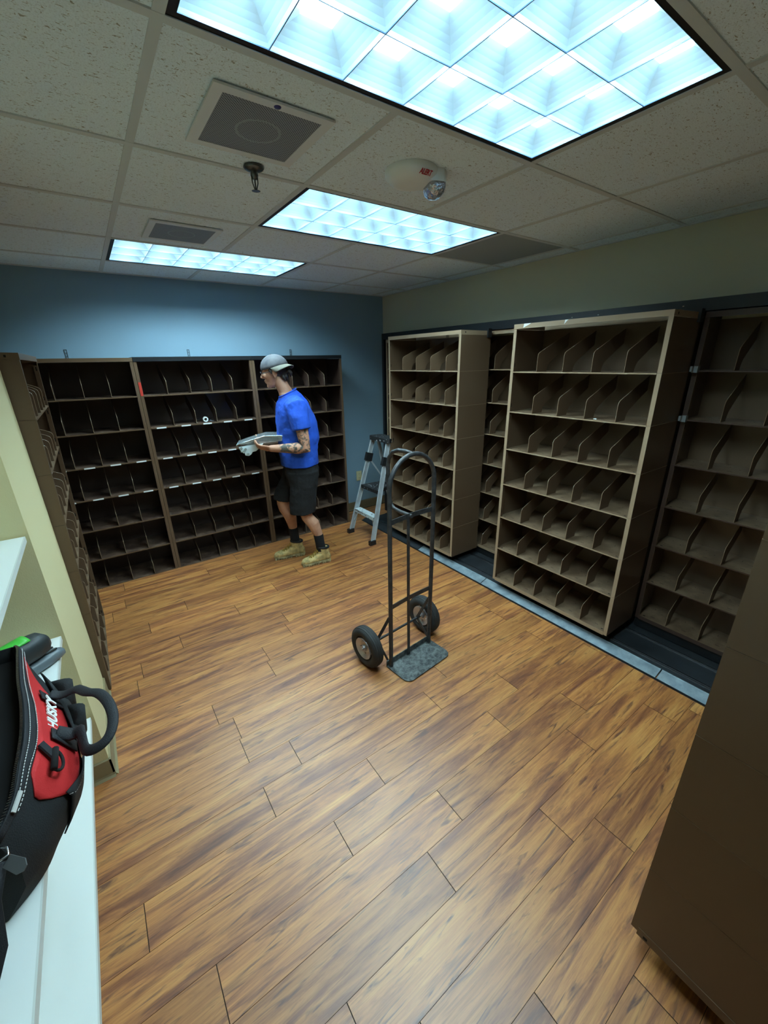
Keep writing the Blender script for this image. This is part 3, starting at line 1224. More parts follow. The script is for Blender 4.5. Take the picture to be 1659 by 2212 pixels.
# ------------------------------------------------------------------ hand truck
def build_hand_truck():
    t = thing('hand_truck', 'black steel hand truck with two rubber wheels on the wooden floor', 'hand truck', (1.132, 1.573, 0), math.atan2(.099, .995))
    m = M['truck']
    cx, r = .172, .168
    s = MB()
    pts = [(0, 0, .012), (.002, 0, .5), (.004, 0, 1.095)]
    for i in range(1, 16):
        a = PI - PI * i / 16
        pts.append((cx + r * math.cos(a), 0, 1.10 + r * math.sin(a)))
    pts += [(.340, 0, 1.095), (.333, 0, .5), (.325, 0, .012)]
    s.tube(pts, .0125, 14)
    s.build('frame_tube', m, t, smooth=True, auto=50)
    s = MB()
    p = [(cx, .006, 1.268), (cx, .05, 1.274), (cx, .11, 1.272), (cx, .155, 1.256), (cx, .187, 1.22), (cx, .198, 1.17), (cx, .196, 1.08), (cx, .190, .99),
         (cx, .176, .95), (cx, .15, .930), (cx, .10, .924), (cx, .005, .922)]
    s.tube(p, .0115, 14)
    s.build('back_handle', m, t, smooth=True, auto=50)
    for z, xa, xb, bow in ((.927, .004, .338, .02), (.413, .002, .330, .012)):
        s = MB()
        pp = []
        for i in range(9):
            f = i / 8
            pp.append((xa + (xb - xa) * f, bow * math.sin(PI * f), z - .004 * math.sin(PI * f)))
        for a, b in zip(pp[:-1], pp[1:]):
            s.bar(a, b, .004, .028)
        s.build('crossbar', m, t)
    s = MB()
    s.bar((.152, .014, .94), (.15, .008, .415), .019, .005, (0, 1, 0))
    s.bar((.15, .008, .415), (.15, .004, .012), .019, .005, (0, 1, 0))
    s.build('centre_bar', m, t)
    # toe plate with rounded front corners
    s = MB()
    poly = [(-.022, .018), (.350, .018), (.350, -.120)]
    for i in range(5):
        a = -PI / 2 * i / 4
        poly.append((.350 - .045 + .045 * math.cos(a), -.125 + .045 * math.sin(a)))
    for i in range(5):
        a = -PI / 2 - PI / 2 * i / 4
        poly.append((-.022 + .045 + .045 * math.cos(a), -.125 + .045 * math.sin(a)))
    poly = poly[::-1]
    s.prism(poly, .004, .009, Matrix.Identity(4))
    s.box(-.022, .350, .014, .018, .009, .045)
    s.build('toe_plate', M['plate'], t)
    s = MB()
    s.tube([(-.12, .118, .128), (.445, .118, .128)], .008, 10)
    s.build('axle', m, t, smooth=True, auto=50)
    for x in (-.006, .336):
        s = MB()
        s.bar((x, .006, .345), (x, .118, .13), .018, .005, (1, 0, 0))
        s.bar((x, .118, .13), (x, .012, .03), .018, .005, (1, 0, 0))
        s.build('stay', m, t)
    for x in (-.085, .402):
        MM = Matrix.Translation((x, .118, .128)) @ Matrix.Rotation(PI / 2, 4, 'Y')
        s = MB()
        prof = []
        R0, r0 = .0965, .0315
        for i in range(20):
            a = 2 * PI * i / 20
            prof.append((R0 + r0 * math.cos(a) * (1 if math.cos(a) > 0 else 1.0), .037 * math.sin(a) * (1 if abs(math.sin(a)) < .9 else .97)))
        s.lathe(prof, MM, 40, True)
        # tread ribs
        for zz in (-.018, -.006, .006, .018):
            rr = R0 + r0 * math.cos(math.asin(zz / .037)) + .0008
            s.lathe([(rr - .003, zz - .004), (rr, zz - .0035), (rr, zz + .0035), (rr - .003, zz + .004)], MM, 40)
        wh = s.build('wheel', M['rubber'], t, smooth=True, auto=50)
        s = MB()
        for sg in (-1, 1):
            s.lathe([(.010, sg * .034), (.018, sg * .034), (.022, sg * .018), (.034, sg * .014), (.048, sg * .020), (.060, sg * .030), (.067, sg * .033), (.069, sg * .026)], MM, 32)
            s.lathe([(.0001, sg * .042), (.009, sg * .041), (.010, sg * .030)], MM, 16)
        for i in range(5):
            a = 2 * PI * i / 5
            q = MM @ Matrix.Translation((.041 * math.cos(a), .041 * math.sin(a), -.019))
            s.lathe([(.0001, -.002), (.005, -.001), (.005, .003)], q, 8)
        s.build('rim', M['rim'], wh, smooth=True, auto=50)


# ------------------------------------------------------------------ step ladder
def build_ladder():
    t = thing('step_ladder', 'paint-splattered aluminium step ladder with black steps beside the shelving', 'ladder', (2.0, 3.27, 0))
    # local: x away from the person, y along the front feet
    fn0, ff0 = Vector((0, -.20, .0)), Vector((-.01, .20, 0))
    fn1, ff1 = Vector((.285, -.105, 1.0)), Vector((.285, .155, 1.0))

    def on(a, b, z):
        f = (z - a.z) / (b.z - a.z)
        return a + (b - a) * f
    for a, b in ((fn0, fn1), (ff0, ff1)):
        s = MB()
        p, q = on(a, b, .02), on(a, b, .985)
        s.bar(p, q, .006, .046, (1, 0, .3))
        s.bar(p + Vector((-.020, 0, .004)), q + Vector((-.020, 0, .0)), .020, .006, (1, 0, .3))
        s.bar(p + Vector((.022, 0, -.004)), q + Vector((.022, 0, -.004)), .018, .005, (1, 0, .3))
        s.build('front_rail', M['alu'], t)
        s = MB()
        f0 = on(a, b, .0)
        s.box(f0.x - .035, f0.x + .035, f0.y - .017, f0.y + .017, 0, .045)
        s.build('rubber_foot', M['ladder_black'], t)
        s = MB()
        h = on(a, b, .80)
        s.bar(h + Vector((-.012, 0, -.04)), h + Vector((.012, 0, .04)), .034, .075, (1, 0, .3))
        s.build('hinge_block', M['ladder_black'], t)
    rn0, rf0 = Vector((.55, -.045, 0)), Vector((.55, .19, 0))
    rn1, rf1 = Vector((.335, -.06, .97)), Vector((.335, .14, .97))
    for a, b in ((rn0, rn1), (rf0, rf1)):
        s = MB()
        s.bar(on(a, b, .02), b, .022, .028, (1, 0, .3))
        s.build('rear_rail', M['alu'], t)
        s = MB()
        s.box(a.x - .018, a.x + .018, a.y - .015, a.y + .015, 0, .04)
        s.build('rubber_foot', M['ladder_black'], t)
    s = MB()
    for z in (.25, .60):
        p, q = on(rn0, rn1, z), on(rf0, rf1, z)
        s.bar(p, q, .02, .02)
    s.build('rear_brace', M['alu'], t)
    # top cap
    s = MB()
    poly = [(.245, -.130), (.265, -.15), (.37, -.095), (.395, -.07), (.395, .15), (.37, .175), (.265, .185), (.245, .165)]
    s.prism(poly, .975, 1.015, Matrix.Identity(4))
    s.build('top_cap', M['step_splat'], t)
    # folding platform
    z = .525
    a, b = on(fn0, fn1, z), on(ff0, ff1, z)
    s = MB()
    s.prism([(a.x - .03, a.y + .02), (a.x + .22, a.y + .105), (b.x + .22, b.y - .04), (b.x - .03, b.y - .02)], z - .035, z, Matrix.Identity(4))
    s.build('platform_step', M['step_splat'], t)
    # lower step
    z = .27
    a, b = on(fn0, fn1, z), on(ff0, ff1, z)
    s = MB()
    s.prism([(a.x - .035, a.y + .01), (a.x + .04, a.y + .01), (b.x + .04, b.y - .01), (b.x - .035, b.y - .01)], z - .003, z, Matrix.Identity(4))
    s.box(a.x - .036, a.x - .033, a.y + .01, b.y - .01, z - .035, z)
    s.build('lower_step', M['step_white'], t)
    for sg, (a, b) in ((1, (fn0, fn1)), (-1, (ff0, ff1))):
        s = MB()
        s.bar(on(a, b, .14) + Vector((0, .006 * sg, 0)), on(a, b, .262) + Vector((-.01, .07 * sg, 0)), .012, .003, (1, 0, 0))
        s.build('step_brace', M['alu'], t)
    # folding struts
    for a, b, yo in ((ff0, ff1, -.012), (fn0, fn1, .012)):
        s = MB()
        p = on(a, b, .77) + Vector((.02, yo, 0))
        q = Vector((.40, p.y + yo, .53))
        if yo > 0:
            q = Vector((.33, p.y + .05, .53))
        s.bar(p, q, .004, .016, (1, 0, 1))
        s.build('folding_strut', M['alu'], t)


# ------------------------------------------------------------------ person
def build_person():
    ang = math.atan2(.37, -.93)
    P = thing('person', 'person in grey backwards cap, blue t-shirt, black shorts and tan boots, carrying metal parts', 'person', (1.34, 3.2, 0), ang)
    sk = M['skin']
    # ---- head frame: pitched forward, turned a little away
    hc = Vector((.108, -.005, 1.655))
    HR = (Matrix.Rotation(math.radians(-7), 3, 'Z') @ Matrix.Rotation(math.radians(11), 3, 'Y'))

    def h(x, y, z):
        return hc + HR @ Vector((x, y, z))
    s = MB()
    s.ell(h(-.012, 0, .030), (.096, .076, .088), HR)
    s.ell(h(.030, 0, -.020), (.058, .060, .085), HR)
    s.ell(h(.040, 0, -.070), (.045, .047, .040), HR)
    s.ell(h(.068, 0, -.094), (.020, .023, .018), HR)
    s.ell(h(.072, 0, .030), (.018, .050, .014), HR)
    for y in (-1, 1):
        s.ell(h(.068, .034 * y, -.015), (.020, .020, .022), HR)     # cheek
    s.loft([(h(.080, 0, .022), .008, .008, HR @ Vector((0, 1, 0)), HR @ Vector((1, 0, 0))),
            (h(.094, 0, .000), .010, .012, HR @ Vector((0, 1, 0)), HR @ Vector((1, 0, 0))),
            (h(.104, 0, -.020), .014, .014, HR @ Vector((0, 1, 0)), HR @ Vector((1, 0, 0))),
            (h(.092, 0, -.032), .012, .010, HR @ Vector((0, 1, 0)), HR @ Vector((1, 0, 0)))], 10)
    s.ell(h(.084, 0, -.050), (.012, .022, .008), HR)
    s.ell(h(.081, 0, -.063), (.012, .020, .008), HR)
    for y in (-1, 1):
        s.ell(h(-.012, .078 * y, -.006), (.020, .009, .032), HR)
        s.ell(h(-.008, .078 * y, -.034), (.010, .008, .012), HR)
    # neck and shoulders / trunk
    X, Y_, Z = (1, 0, 0), (0, 1, 0), (0, 0, 1)
    s.loft([((.082, -.003, 1.62), .052, .050, X, Y_), ((.062, 0, 1.56), .055, .054, X, Y_), ((.032, 0, 1.50), .060, .062, X, Y_),
            ((.000, 0, 1.44), .085, .11, X, Y_), ((-.02, 0, 1.38), .10, .16, X, Y_), ((-.03, 0, 1.2), .11, .15, X, Y_),
            ((-.03, 0, 1.0), .11, .145, X, Y_), ((-.03, 0, .88), .12, .16, X, Y_)], 20)
    # near (left) arm
    sh, el, wr = Vector((-.035, .195, 1.39)), Vector((-.075, .245, 1.085)), Vector((.165, .190, 1.088))
    s.tube([sh, sh.lerp(el, .35), sh.lerp(el, .8), el, el.lerp(wr, .25), el.lerp(wr, .6), wr, wr + (wr - el).normalized() * .03],
           [.056, .052, .044, .046, .046, .038, .029, .027], 14, round_ends=True)
    # far (right) arm
    sh2, el2, wr2 = Vector((-.02, -.195, 1.39)), Vector((-.03, -.25, 1.11)), Vector((.16, -.14, 1.125))
    s.tube([sh2, sh2.lerp(el2, .4), el2, el2.lerp(wr2, .3), wr2, wr2 + (wr2 - el2).normalized() * .03],
           [.054, .048, .043, .042, .028, .026], 14, round_ends=True)

    # hands: palm plus five separate fingers
    def hand(wrist, fwdv, upv, side, curl, grip):
        fwdv = Vector(fwdv).normalized()
        upv = Vector(upv)
        upv = (upv - fwdv * upv.dot(fwdv)).normalized()      # back of the hand
        lat = fwdv.cross(upv).normalized() * side             # towards the thumb
        c = wrist + fwdv * .055
        s.loft([(wrist + fwdv * .008, .026, .016, lat, upv), (wrist + fwdv * .030, .036, .016, lat, upv),
                (c, .041, .014, lat, upv), (wrist + fwdv * .088, .041, .012, lat, upv), (wrist + fwdv * .098, .034, .008, lat, upv)], 14)
        for k, (off, ln, rr) in enumerate(((.031, .074, .0088), (.010, .082, .009), (-.011, .076, .0086), (-.031, .060, .0078))):
            p = wrist + fwdv * .085 + lat * off
            a = 0.15
            pts = [p]
            seg = (ln * .45, ln * .32, ln * .25)
            for q, L in enumerate(seg):
                a += curl * (.8 if q == 0 else 1.0)
                p = p + (fwdv * math.cos(a) - upv * math.sin(a)) * L
                pts.append(p)
            s.tube(pts, [rr, rr, rr * .92, rr * .8], 10, round_ends=True)
        # thumb from the side of the palm, near the wrist
        p0 = wrist + fwdv * .028 + lat * .026
        p1 = p0 + lat * .030 + fwdv * .022 - upv * .006 * grip
        p2 = p1 + fwdv * .030 + lat * .008 - upv * .012 * grip
        p3 = p2 + fwdv * .022 - lat * .004 - upv * .010 * grip
        s.tube([p0, p1, p2, p3], [.014, .0115, .010, .0085], 10, round_ends=True)
    # near hand: palm up under the metal, thumb over the top
    wn = wr + (wr - el).normalized() * .02
    hand(wn, (.97, -.16, .12), (.15, .55, -.82), -1, .38, 1.0)
    wf = wr2 + (wr2 - el2).normalized() * .02
    hand(wf, (.93, .35, -.12), (0.05, -.25, -.95), 1, .35, 1.0)
    # legs
    def leg(kn, cf, lo, an, hip):
        s.tube([hip, hip.lerp(kn, .5), kn + Vector((0, 0, .06)), kn, kn + Vector((-.006, 0, -.05)), cf, lo, an],
               [.068, .072, .058, .055, .050, .056, .038, .036], 16, round_ends=True)
    leg(Vector((-.035, .10, .50)), Vector((-.088, .10, .385)), Vector((-.128, .10, .265)), Vector((-.140, .10, .13)), Vector((-.03, .09, .86)))
    leg(Vector((.155, -.10, .53)), Vector((.103, -.10, .40)), Vector((.090, -.10, .28)), Vector((.082, -.10, .13)), Vector((0, -.09, .86)))
    body = s.build('body', sk, P, smooth=True)
    remesh(body, .0042, 2)

    # ---- t-shirt
    s = MB()
    s.loft([((-.025, 0, .905), .158, .182, X, Y_), ((-.025, 0, .93), .160, .184, X, Y_), ((-.022, 0, 1.02), .160, .182, X, Y_),
            ((-.032, 0, 1.13), .172, .190, X, Y_), ((-.028, 0, 1.26), .166, .198, X, Y_), ((-.012, 0, 1.36), .145, .200, X, Y_),
            ((-.008, 0, 1.42), .122, .175, X, Y_), ((.004, 0, 1.462), .096, .126, (.97, 0, -.22), Y_), ((.020, 0, 1.490), .076, .084, (.93, 0, -.36), Y_)], 28)
    # sleeves
    d = (el - sh).normalized()
    s.tube([Vector((-.02, .12, 1.40)), sh + Vector((0, -.01, 0)), sh + d * .08, sh + d * .165], [.085, .088, .080, .075], 18, flat=1.0)
    d2 = (el2 - sh2).normalized()
    s.tube([Vector((-.01, -.12, 1.40)), sh2 + Vector((0, .01, 0)), sh2 + d2 * .08, sh2 + d2 * .165], [.085, .085, .076, .07], 18)
    shirt = s.build('t_shirt', M['shirt'], P, smooth=True)
    remesh(shirt, .0065, 3, (.085, .018))
    # neck band
    s = MB()
    pts = []
    for i in range(24):
        a = 2 * PI * i / 24
        pts.append((.022 + .068 * math.cos(a), .078 * math.sin(a), 1.494 - .030 * math.cos(a)))
    pts.append(pts[0])
    s.tube(pts, .0065, 8, caps=False)
    s.build('neck_band', M['shirt'], P, smooth=True)

    # ---- shorts
    s = MB()
    s.loft([((-.03, 0, .98), .130, .160, X, Y_), ((-.03, 0, .90), .145, .172, X, Y_), ((-.035, 0, .80), .142, .176, X, Y_),
            ((-.02, 0, .73), .115, .15, X, Y_), ((-.01, 0, .70), .07, .10, X, Y_)], 24)
    s.loft([((-.040, .085, .86), .128, .092, X, Y_), ((-.038, .092, .74), .120, .094, X, Y_), ((-.020, .098, .62), .112, .096, X, Y_),
            ((-.006, .100, .500), .110, .098, X, Y_)], 22)
    s.loft([((-.005, -.085, .86), .125, .090, X, Y_), ((.035, -.092, .76), .112, .092, X, Y_), ((.100, -.098, .66), .108, .092, (.97, 0, .2), Y_),
            ((.140, -.100, .568), .104, .092, (.97, 0, .18), Y_)], 22)
    so = s.build('shorts', M['shorts'], P, smooth=True)
    remesh(so, .0065, 2, (.09, .016))

    # ---- socks
    for a, b in ((Vector((-.124, .10, .275)), Vector((-.140, .10, .12))), (Vector((.090, -.10, .285)), Vector((.082, -.10, .12)))):
        s = MB()
        s.tube([a, a.lerp(b, .1), a.lerp(b, .5), b], [.0425, .0435, .0415, .043], 18)
        s.build('sock', M['sock'], P, smooth=True, auto=60)

    # ---- boots
    def boot(heel, toe, yaw_fix=0):
        heel, toe = Vector(heel), Vector(toe)
        d = toe - heel
        yaw = math.atan2(d.y, d.x)
        k = d.length / .29
        b = bpy.data.objects.new('boot', None)
        s = MB()
        A, B = (0, 1, 0), (0, 0, 1)
        secs = []
        for x, hw, zt in ((.004, .024, .070), (.020, .034, .100), (.055, .039, .118), (.095, .040, .118), (.135, .042, .098), (.175, .047, .080), (.215, .050, .068),
                          (.250, .046, .062), (.275, .034, .052), (.288, .018, .040)):
            z0 = .018
            secs.append(((x * k, 0, (z0 + zt) / 2), hw, (zt - z0) / 2, A, B))
        s.loft(secs, 20, True, 2.6)
        s.loft([((.070 * k, 0, .06), .060, .040, X, Y_), ((.072 * k, 0, .11), .056, .042, X, Y_), ((.074 * k, 0, .150), .056, .043, X, Y_)], 20)
        o = s.build('boot', M['boot'], P, smooth=True)
        o.location = heel
        o.rotation_euler = (0, 0, yaw)
        remesh(o, .0042, 2)
        # sole with heel block and lugs
        out = []
        prof = ((0, .0), (.004, .022), (.02, .034), (.06, .040), (.10, .037), (.14, .041), (.19, .050), (.23, .051), (.262, .043), (.285, .026), (.294, .0))
        for x, y in prof:
            out.append((x * k, y))
        for x, y in prof[::-1][1:-1]:
            out.append((x * k, -y))
        out = out[::-1]
        s = MB()
        s.prism(out, .012, .028, Matrix.Identity(4))
        for i in range(12):
            x = .012 + i * .0235
            if .10 < x < .125:
                continue
            hw = .030 + .014 * math.sin(min(1, x / .2) * PI / 2)
            s.box(x * k, (x + .015) * k, -hw, hw, 0, .0125)
        s.build('sole', M['sole'], o)
        s = MB()
        for i in range(5):
            x = (.112 + i * .021) * k
            z = .150 - i * .0165
            s.tube([(x, -.030, z - .022), (x + .004, -.012, z - .003), (x + .004, .012, z - .003), (x, .030, z - .022)], .0028, 6)
            s.tube([(x, -.026, z - .018), (x + .012, 0, z - .008), (x + .018, .024, z - .028)], .0024, 6)
        s.build('laces', M['lace'], o, smooth=True)
        s = MB()
        pts = []
        for i in range(20):
            a = 2 * PI * i / 20
            pts.append((.072 * k + .050 * math.cos(a), .038 * math.sin(a), .150 + .006 * math.cos(a)))
        pts.append(pts[0])
        s.tube(pts, .011, 8, caps=False)
        s.build('collar', M['collar'], o, smooth=True)
        bpy.data.objects.remove(b)
    boot((-.222, .088, 0), (.045, .140, 0))
    boot((.000, -.105, 0), (.288, -.075, 0))

    # ---- cap, worn backwards
    s = MB()
    n, mrows = 28, 9
    vs = []
    for k in range(mrows):
        ph = (PI / 2) * k / (mrows - 1)
        for i in range(n):
            a = 2 * PI * i / n
            rx, ry, rz = .106, .088, .094
            p = Vector((-.012 + rx * math.cos(ph) * math.cos(a), ry * math.cos(ph) * math.sin(a), .032 + rz * math.sin(ph) + (-.004 * math.cos(a) if k == 0 else 0)))
            vs.append(h(*p))
    fs = []
    for k in range(mrows - 1):
        for i in range(n):
            j = (i + 1) % n
            fs.append((k * n + i, k * n + j, (k + 1) * n + j, (k + 1) * n + i))
    s.add(vs, fs)
    cap = s.build('cap', M['cap_grey'], P, smooth=True)
    sd = cap.modifiers.new('thick', 'SOLIDIFY')
    sd.thickness = .003
    sd.offset = 1
    s = MB()
    # brim points backwards and towards the camera side
    ba = math.radians(180 - 40)
    vs = []
    fs = []
    K, R_ = 8, 14
    for k in range(K + 1):
        f = k / K
        for i in range(R_ + 1):
            u = (i / R_ - .5) * 2
            a = ba + u * math.radians(62) * (1 - .12 * f)
            rb = .0975
            base = Vector((-.012 + .104 * math.cos(a), .087 * math.sin(a), .036))
            ext = .074 * f * math.sqrt(max(0, 1 - (u * .92) ** 2))
            p = base + Vector((math.cos(ba), math.sin(ba), 0)) * ext
            p.z += -.020 * f - .024 * u * u * (0.3 + .7 * f)
            vs.append(h(*p))
    for k in range(K):
        for i in range(R_):
            q = k * (R_ + 1) + i
            fs.append((q, q + 1, q + R_ + 2, q + R_ + 1))
    s.add(vs, fs)
    br = s.build('brim', M['cap_brim'], cap, smooth=True)
    sd = br.modifiers.new('thick', 'SOLIDIFY')
    sd.thickness = .004
    s = MB()
    s.ell(h(-.012, 0, .129), (.008, .008, .004), HR, 10, 6)
    s.build('button', M['cap_grey'], cap, smooth=True)

    # ---- hair
    s = MB()
    s.ell(h(-.035, 0, .010), (.077, .080, .062), HR)
    s.ell(h(-.060, 0, -.020), (.046, .060, .050), HR)
    s.ell(h(-.078, .012, -.045), (.026, .036, .036), HR)
    s.tube([h(-.085, .01, -.02), h(-.115, .03, -.018), h(-.128, .035, -.035), h(-.118, .03, -.060)], [.018, .020, .016, .007], 10, round_ends=True)
    s.tube([h(.018, .074, .020), h(.012, .079, -.004)], [.012, .008], 8, round_ends=True)
    s.tube([h(-.06, .05, -.05), h(-.075, .045, -.085)], [.014, .004], 8, round_ends=True)
    s.tube([h(-.085, .02, -.06), h(-.095, .02, -.098)], [.014, .004], 8, round_ends=True)
    hr = s.build('hair', M['hair'], P, smooth=True)
    remesh(hr, .0045, 1, (.02, .008))

    # ---- glasses and eyes
    s = MB()
    for y in (-1, 1):
        cy = .033 * y
        pts = []
        for i in range(16):
            a = 2 * PI * i / 16
            c_, s_ = math.cos(a), math.sin(a)
            c_ = math.copysign(abs(c_) ** .6, c_)
            s_ = math.copysign(abs(s_) ** .6, s_)
            pts.append(h(.100 - .006 * abs(c_), cy + .027 * c_, .002 + .019 * s_))
        pts.append(pts[0])
        s.tube(pts, .0022, 6, caps=False)
        s.tube([h(.094, .061 * y, .008), h(.06, .076 * y, .008), h(-.015, .084 * y, .008), h(-.03, .084 * y, -.006)], .0022, 6)
    s.tube([h(.101, -.007, .006), h(.104, 0, .009), h(.101, .007, .006)], .002, 6)
    s.build('glasses', M['glasses'], P, smooth=True)
    for y in (-1, 1):
        s = MB()
        s.mi = 0
        s.ell(h(.074, .031 * y, .004), (.012, .013, .0085), HR, 12, 8)
        s.mi = 1
        s.ell(h(.0835, .031 * y, .003), (.004, .005, .005), HR, 8, 6)
        s.build('eye', [M['eye'], M['hair']], P, smooth=True)

    # ---- the metal parts he carries: separate thing, same frame
    T = thing('metal_bracket', 'long bent galvanised steel bracket held in both hands of the man', 'bracket', (1.34, 3.2, 0), ang)
    s = MB()
    # bent sheet: outline in x-z, extruded across y
    top = [(.450, 1.118), (.400, 1.134), (.310, 1.158), (.235, 1.176), (.120, 1.172), (.010, 1.168)]
    bot = [(x, z - .004) for x, z in top]
    poly = top + bot[::-1]
    MM = Matrix(((1, 0, 0, 0), (0, 0, 1, 0), (0, 1, 0, 0), (0, 0, 0, 1)))
    s.prism(poly, -.10, .115, MM)
    # turned-down side flange with rolled edge
    low = [(.010, 1.138), (.120, 1.140), (.235, 1.140), (.310, 1.128), (.400, 1.108), (.450, 1.096)]
    s.prism(top + low[::-1], .113, .116, MM)
    s.prism(top + low[::-1], -.102, -.099, MM)
    s.build('sheet', M['galv'], T)
    s = MB()
    s.tube([(x, .117, z + .001) for x, z in top], .005, 8)
    s.tube([(.452, -.10, 1.114), (.452, .117, 1.114)], .007, 10)
    s.build('rolled_edge', M['galv'], T, smooth=True)
    T2 = thing('hinge_plate', 'short silver hinge plate with a scalloped edge under the long bracket', 'bracket', (1.34, 3.2, 0), ang)
    s = MB()
    poly = [(.440, 1.104), (.250, 1.122), (.262, 1.104), (.285, 1.098), (.292, 1.080), (.312, 1.064), (.340, 1.058), (.352, 1.040), (.372, 1.028),
            (.398, 1.034), (.402, 1.056), (.424, 1.064), (.436, 1.084)]
    s.prism(poly[::-1], .118, .123, MM)
    s.build('plate', M['bright_plate'], T2)
    s = MB()
    for x, z in ((.375, 1.045), (.405, 1.065), (.39, 1.085), (.42, 1.095)):
        s.tube([(x, .119, z), (x, .140, z)], .010, 10)
    s.box(.36, .43, .05, .122, 1.060, 1.066)
    s.box(.385, .39, .05, .122, 1.03, 1.10)
    s.build('knuckles', M['galv'], T2, smooth=True, auto=40)


# ------------------------------------------------------------------ tool bag
def build_bag():
    zb = .763
    T = thing('tool_bag', 'open black and red tool bag with looped handle on the white shelf', 'bag', (0, 0, zb))
    # right-hand wall stations along Y : zip edge, panel break, bulge, lower, base   (x, z above shelf)
    st = [
        (0.765, (-.300, .195), (-.290, .150), (-.285, .110), (-.290, .060), (-.330, .004)),
        (0.812, (-.276, .218), (-.262, .170), (-.248, .110), (-.255, .060), (-.285, .004)),
        (0.870, (-.268, .236), (-.244, .185), (-.214, .110), (-.232, .050), (-.262, .004)),
        (0.950, (-.266, .242), (-.228, .170), (-.200, .105), (-.215, .045), (-.250, .004)),
        (1.050, (-.274, .244), (-.238, .175), (-.205, .110), (-.218, .050), (-.250, .004)),
        (1.150, (-.288, .246), (-.262, .185), (-.222, .120), (-.230, .055), (-.258, .004)),
        (1.240, (-.296, .250), (-.282, .200), (-.256, .130), (-.256, .060), (-.275, .004)),
        (1.310, (-.304, .248), (-.298, .200), (-.290, .130), (-.290, .060), (-.305, .004)),
        (1.345, (-.322, .236), (-.320, .190), (-.318, .130), (-.318, .060), (-.330, .004)),
    ]
    xm = -.425

    def interp(a, b, f):
        return a + (b - a) * f
    # resample the stations smoothly (Catmull-Rom)
    def cr(p0, p1, p2, p3, f):
        return .5 * ((2 * p1) + (-p0 + p2) * f + (2 * p0 - 5 * p1 + 4 * p2 - p3) * f * f + (-p0 + 3 * p1 - 3 * p2 + p3) * f ** 3)
    rows = []
    n = len(st)
    SUB = 5
    for i in range(n - 1):
        q = [st[max(0, i - 1)], st[i], st[i + 1], st[min(n - 1, i + 2)]]
        for kk in range(SUB):
            f = kk / SUB
            y = cr(q[0][0], q[1][0], q[2][0], q[3][0], f)
            pts = [(cr(q[0][m][0], q[1][m][0], q[2][m][0], q[3][m][0], f), cr(q[0][m][1], q[1][m][1], q[2][m][1], q[3][m][1], f)) for m in range(1, 6)]
            rows.append((y, pts))
    rows.append((st[-1][0], list(st[-1][1:])))

    def prof(pts, u):
        """point on the wall profile, u 0..4"""
        i = min(3, int(u))
        f = u - i
        a, b = pts[i], pts[i + 1]
        return (interp(a[0], b[0], f), interp(a[1], b[1], f))
    US = [0, .33, .66, 1, 1.33, 1.66, 2, 2.33, 2.66, 3, 3.33, 3.66, 4]
    s = MB()
    vs = []
    nu = len(US)
    for y, pts in rows:
        ring = [prof(pts, u) for u in US]
        ringL = [(2 * xm - x, z) for x, z in ring[::-1]]
        for (x, z) in ring + ringL:
            wob = .003 * noise.noise(Vector((x * 20, y * 14, z * 20)))
            vs.append((x + wob, y, z))
    m_ = 2 * nu
    fs = []
    for r in range(len(rows) - 1):
        for i in range(m_ - 1):
            fs.append((r * m_ + i, (r + 1) * m_ + i, (r + 1) * m_ + i + 1, r * m_ + i + 1))
    # end gussets
    fs.append(tuple(range(m_)))
    fs.append(tuple(range((len(rows) - 1) * m_, len(rows) * m_))[::-1])
    s.add(vs, fs)
    b = s.build('body', M['bag'], T, smooth=True, auto=50)
    sd = b.modifiers.new('thick', 'SOLIDIFY')
    sd.thickness = .004
    sd.offset = 0
    s = MB()
    vs = []
    for y, pts in rows[2:-2]:
        x = pts[0][0] - .012
        vs += [(x, y, .20), (2 * xm - x, y, .20)]
    s.add(vs, [(2 * i, 2 * i + 1, 2 * i + 3, 2 * i + 2) for i in range(len(rows) - 5)])
    s.build('lining', M['bag_in'], T)

    def surf(y, u, lift=.0):
        # find the station
        for i in range(len(rows) - 1):
            if rows[i][0] <= y <= rows[i + 1][0]:
                f = (y - rows[i][0]) / (rows[i + 1][0] - rows[i][0])
                a, b2 = prof(rows[i][1], u), prof(rows[i + 1][1], u)
                x, z = interp(a[0], b2[0], f), interp(a[1], b2[1], f)
                break
        else:
            a = prof(rows[0][1] if y < rows[0][0] else rows[-1][1], u)
            x, z = a
        return Vector((x + lift * .9, y, z + lift * .4))

    def patch(name, m, outline_top, outline_bot, ys, lift, nn=9):
        s = MB()
        vs = []
        for y in ys:
            a, b2 = outline_top(y), outline_bot(y)
            for k in range(nn):
                u = a + (b2 - a) * k / (nn - 1)
                vs.append(surf(y, u, lift))
        fs = []
        for r in range(len(ys) - 1):
            for k in range(nn - 1):
                fs.append((r * nn + k, (r + 1) * nn + k, (r + 1) * nn + k + 1, r * nn + k + 1))
        s.add(vs, fs)
        o = s.build(name, m, T, smooth=True)
        sd = o.modifiers.new('thick', 'SOLIDIFY')
        sd.thickness = .003
        sd.offset = 1
        return o

    def lin(y, tab):
        for (a, va), (b2, vb) in zip(tab[:-1], tab[1:]):
            if a <= y <= b2:
                return va + (vb - va) * (y - a) / (b2 - a)
        return tab[0][1] if y < tab[0][0] else tab[-1][1]
    ys = [.835 + i * (1.285 - .835) / 40 for i in range(41)]
    rt = [(.835, .95), (.87, .52), (.95, .42), (1.05, .40), (1.15, .40), (1.25, .40), (1.285, .42)]
    rb = [(.835, 1.15), (.85, 1.6), (.87, 1.9), (.90, 2.08), (.94, 2.12), (.98, 2.0), (1.04, 1.6), (1.12, 1.65), (1.18, 1.25), (1.25, .85), (1.285, .50)]
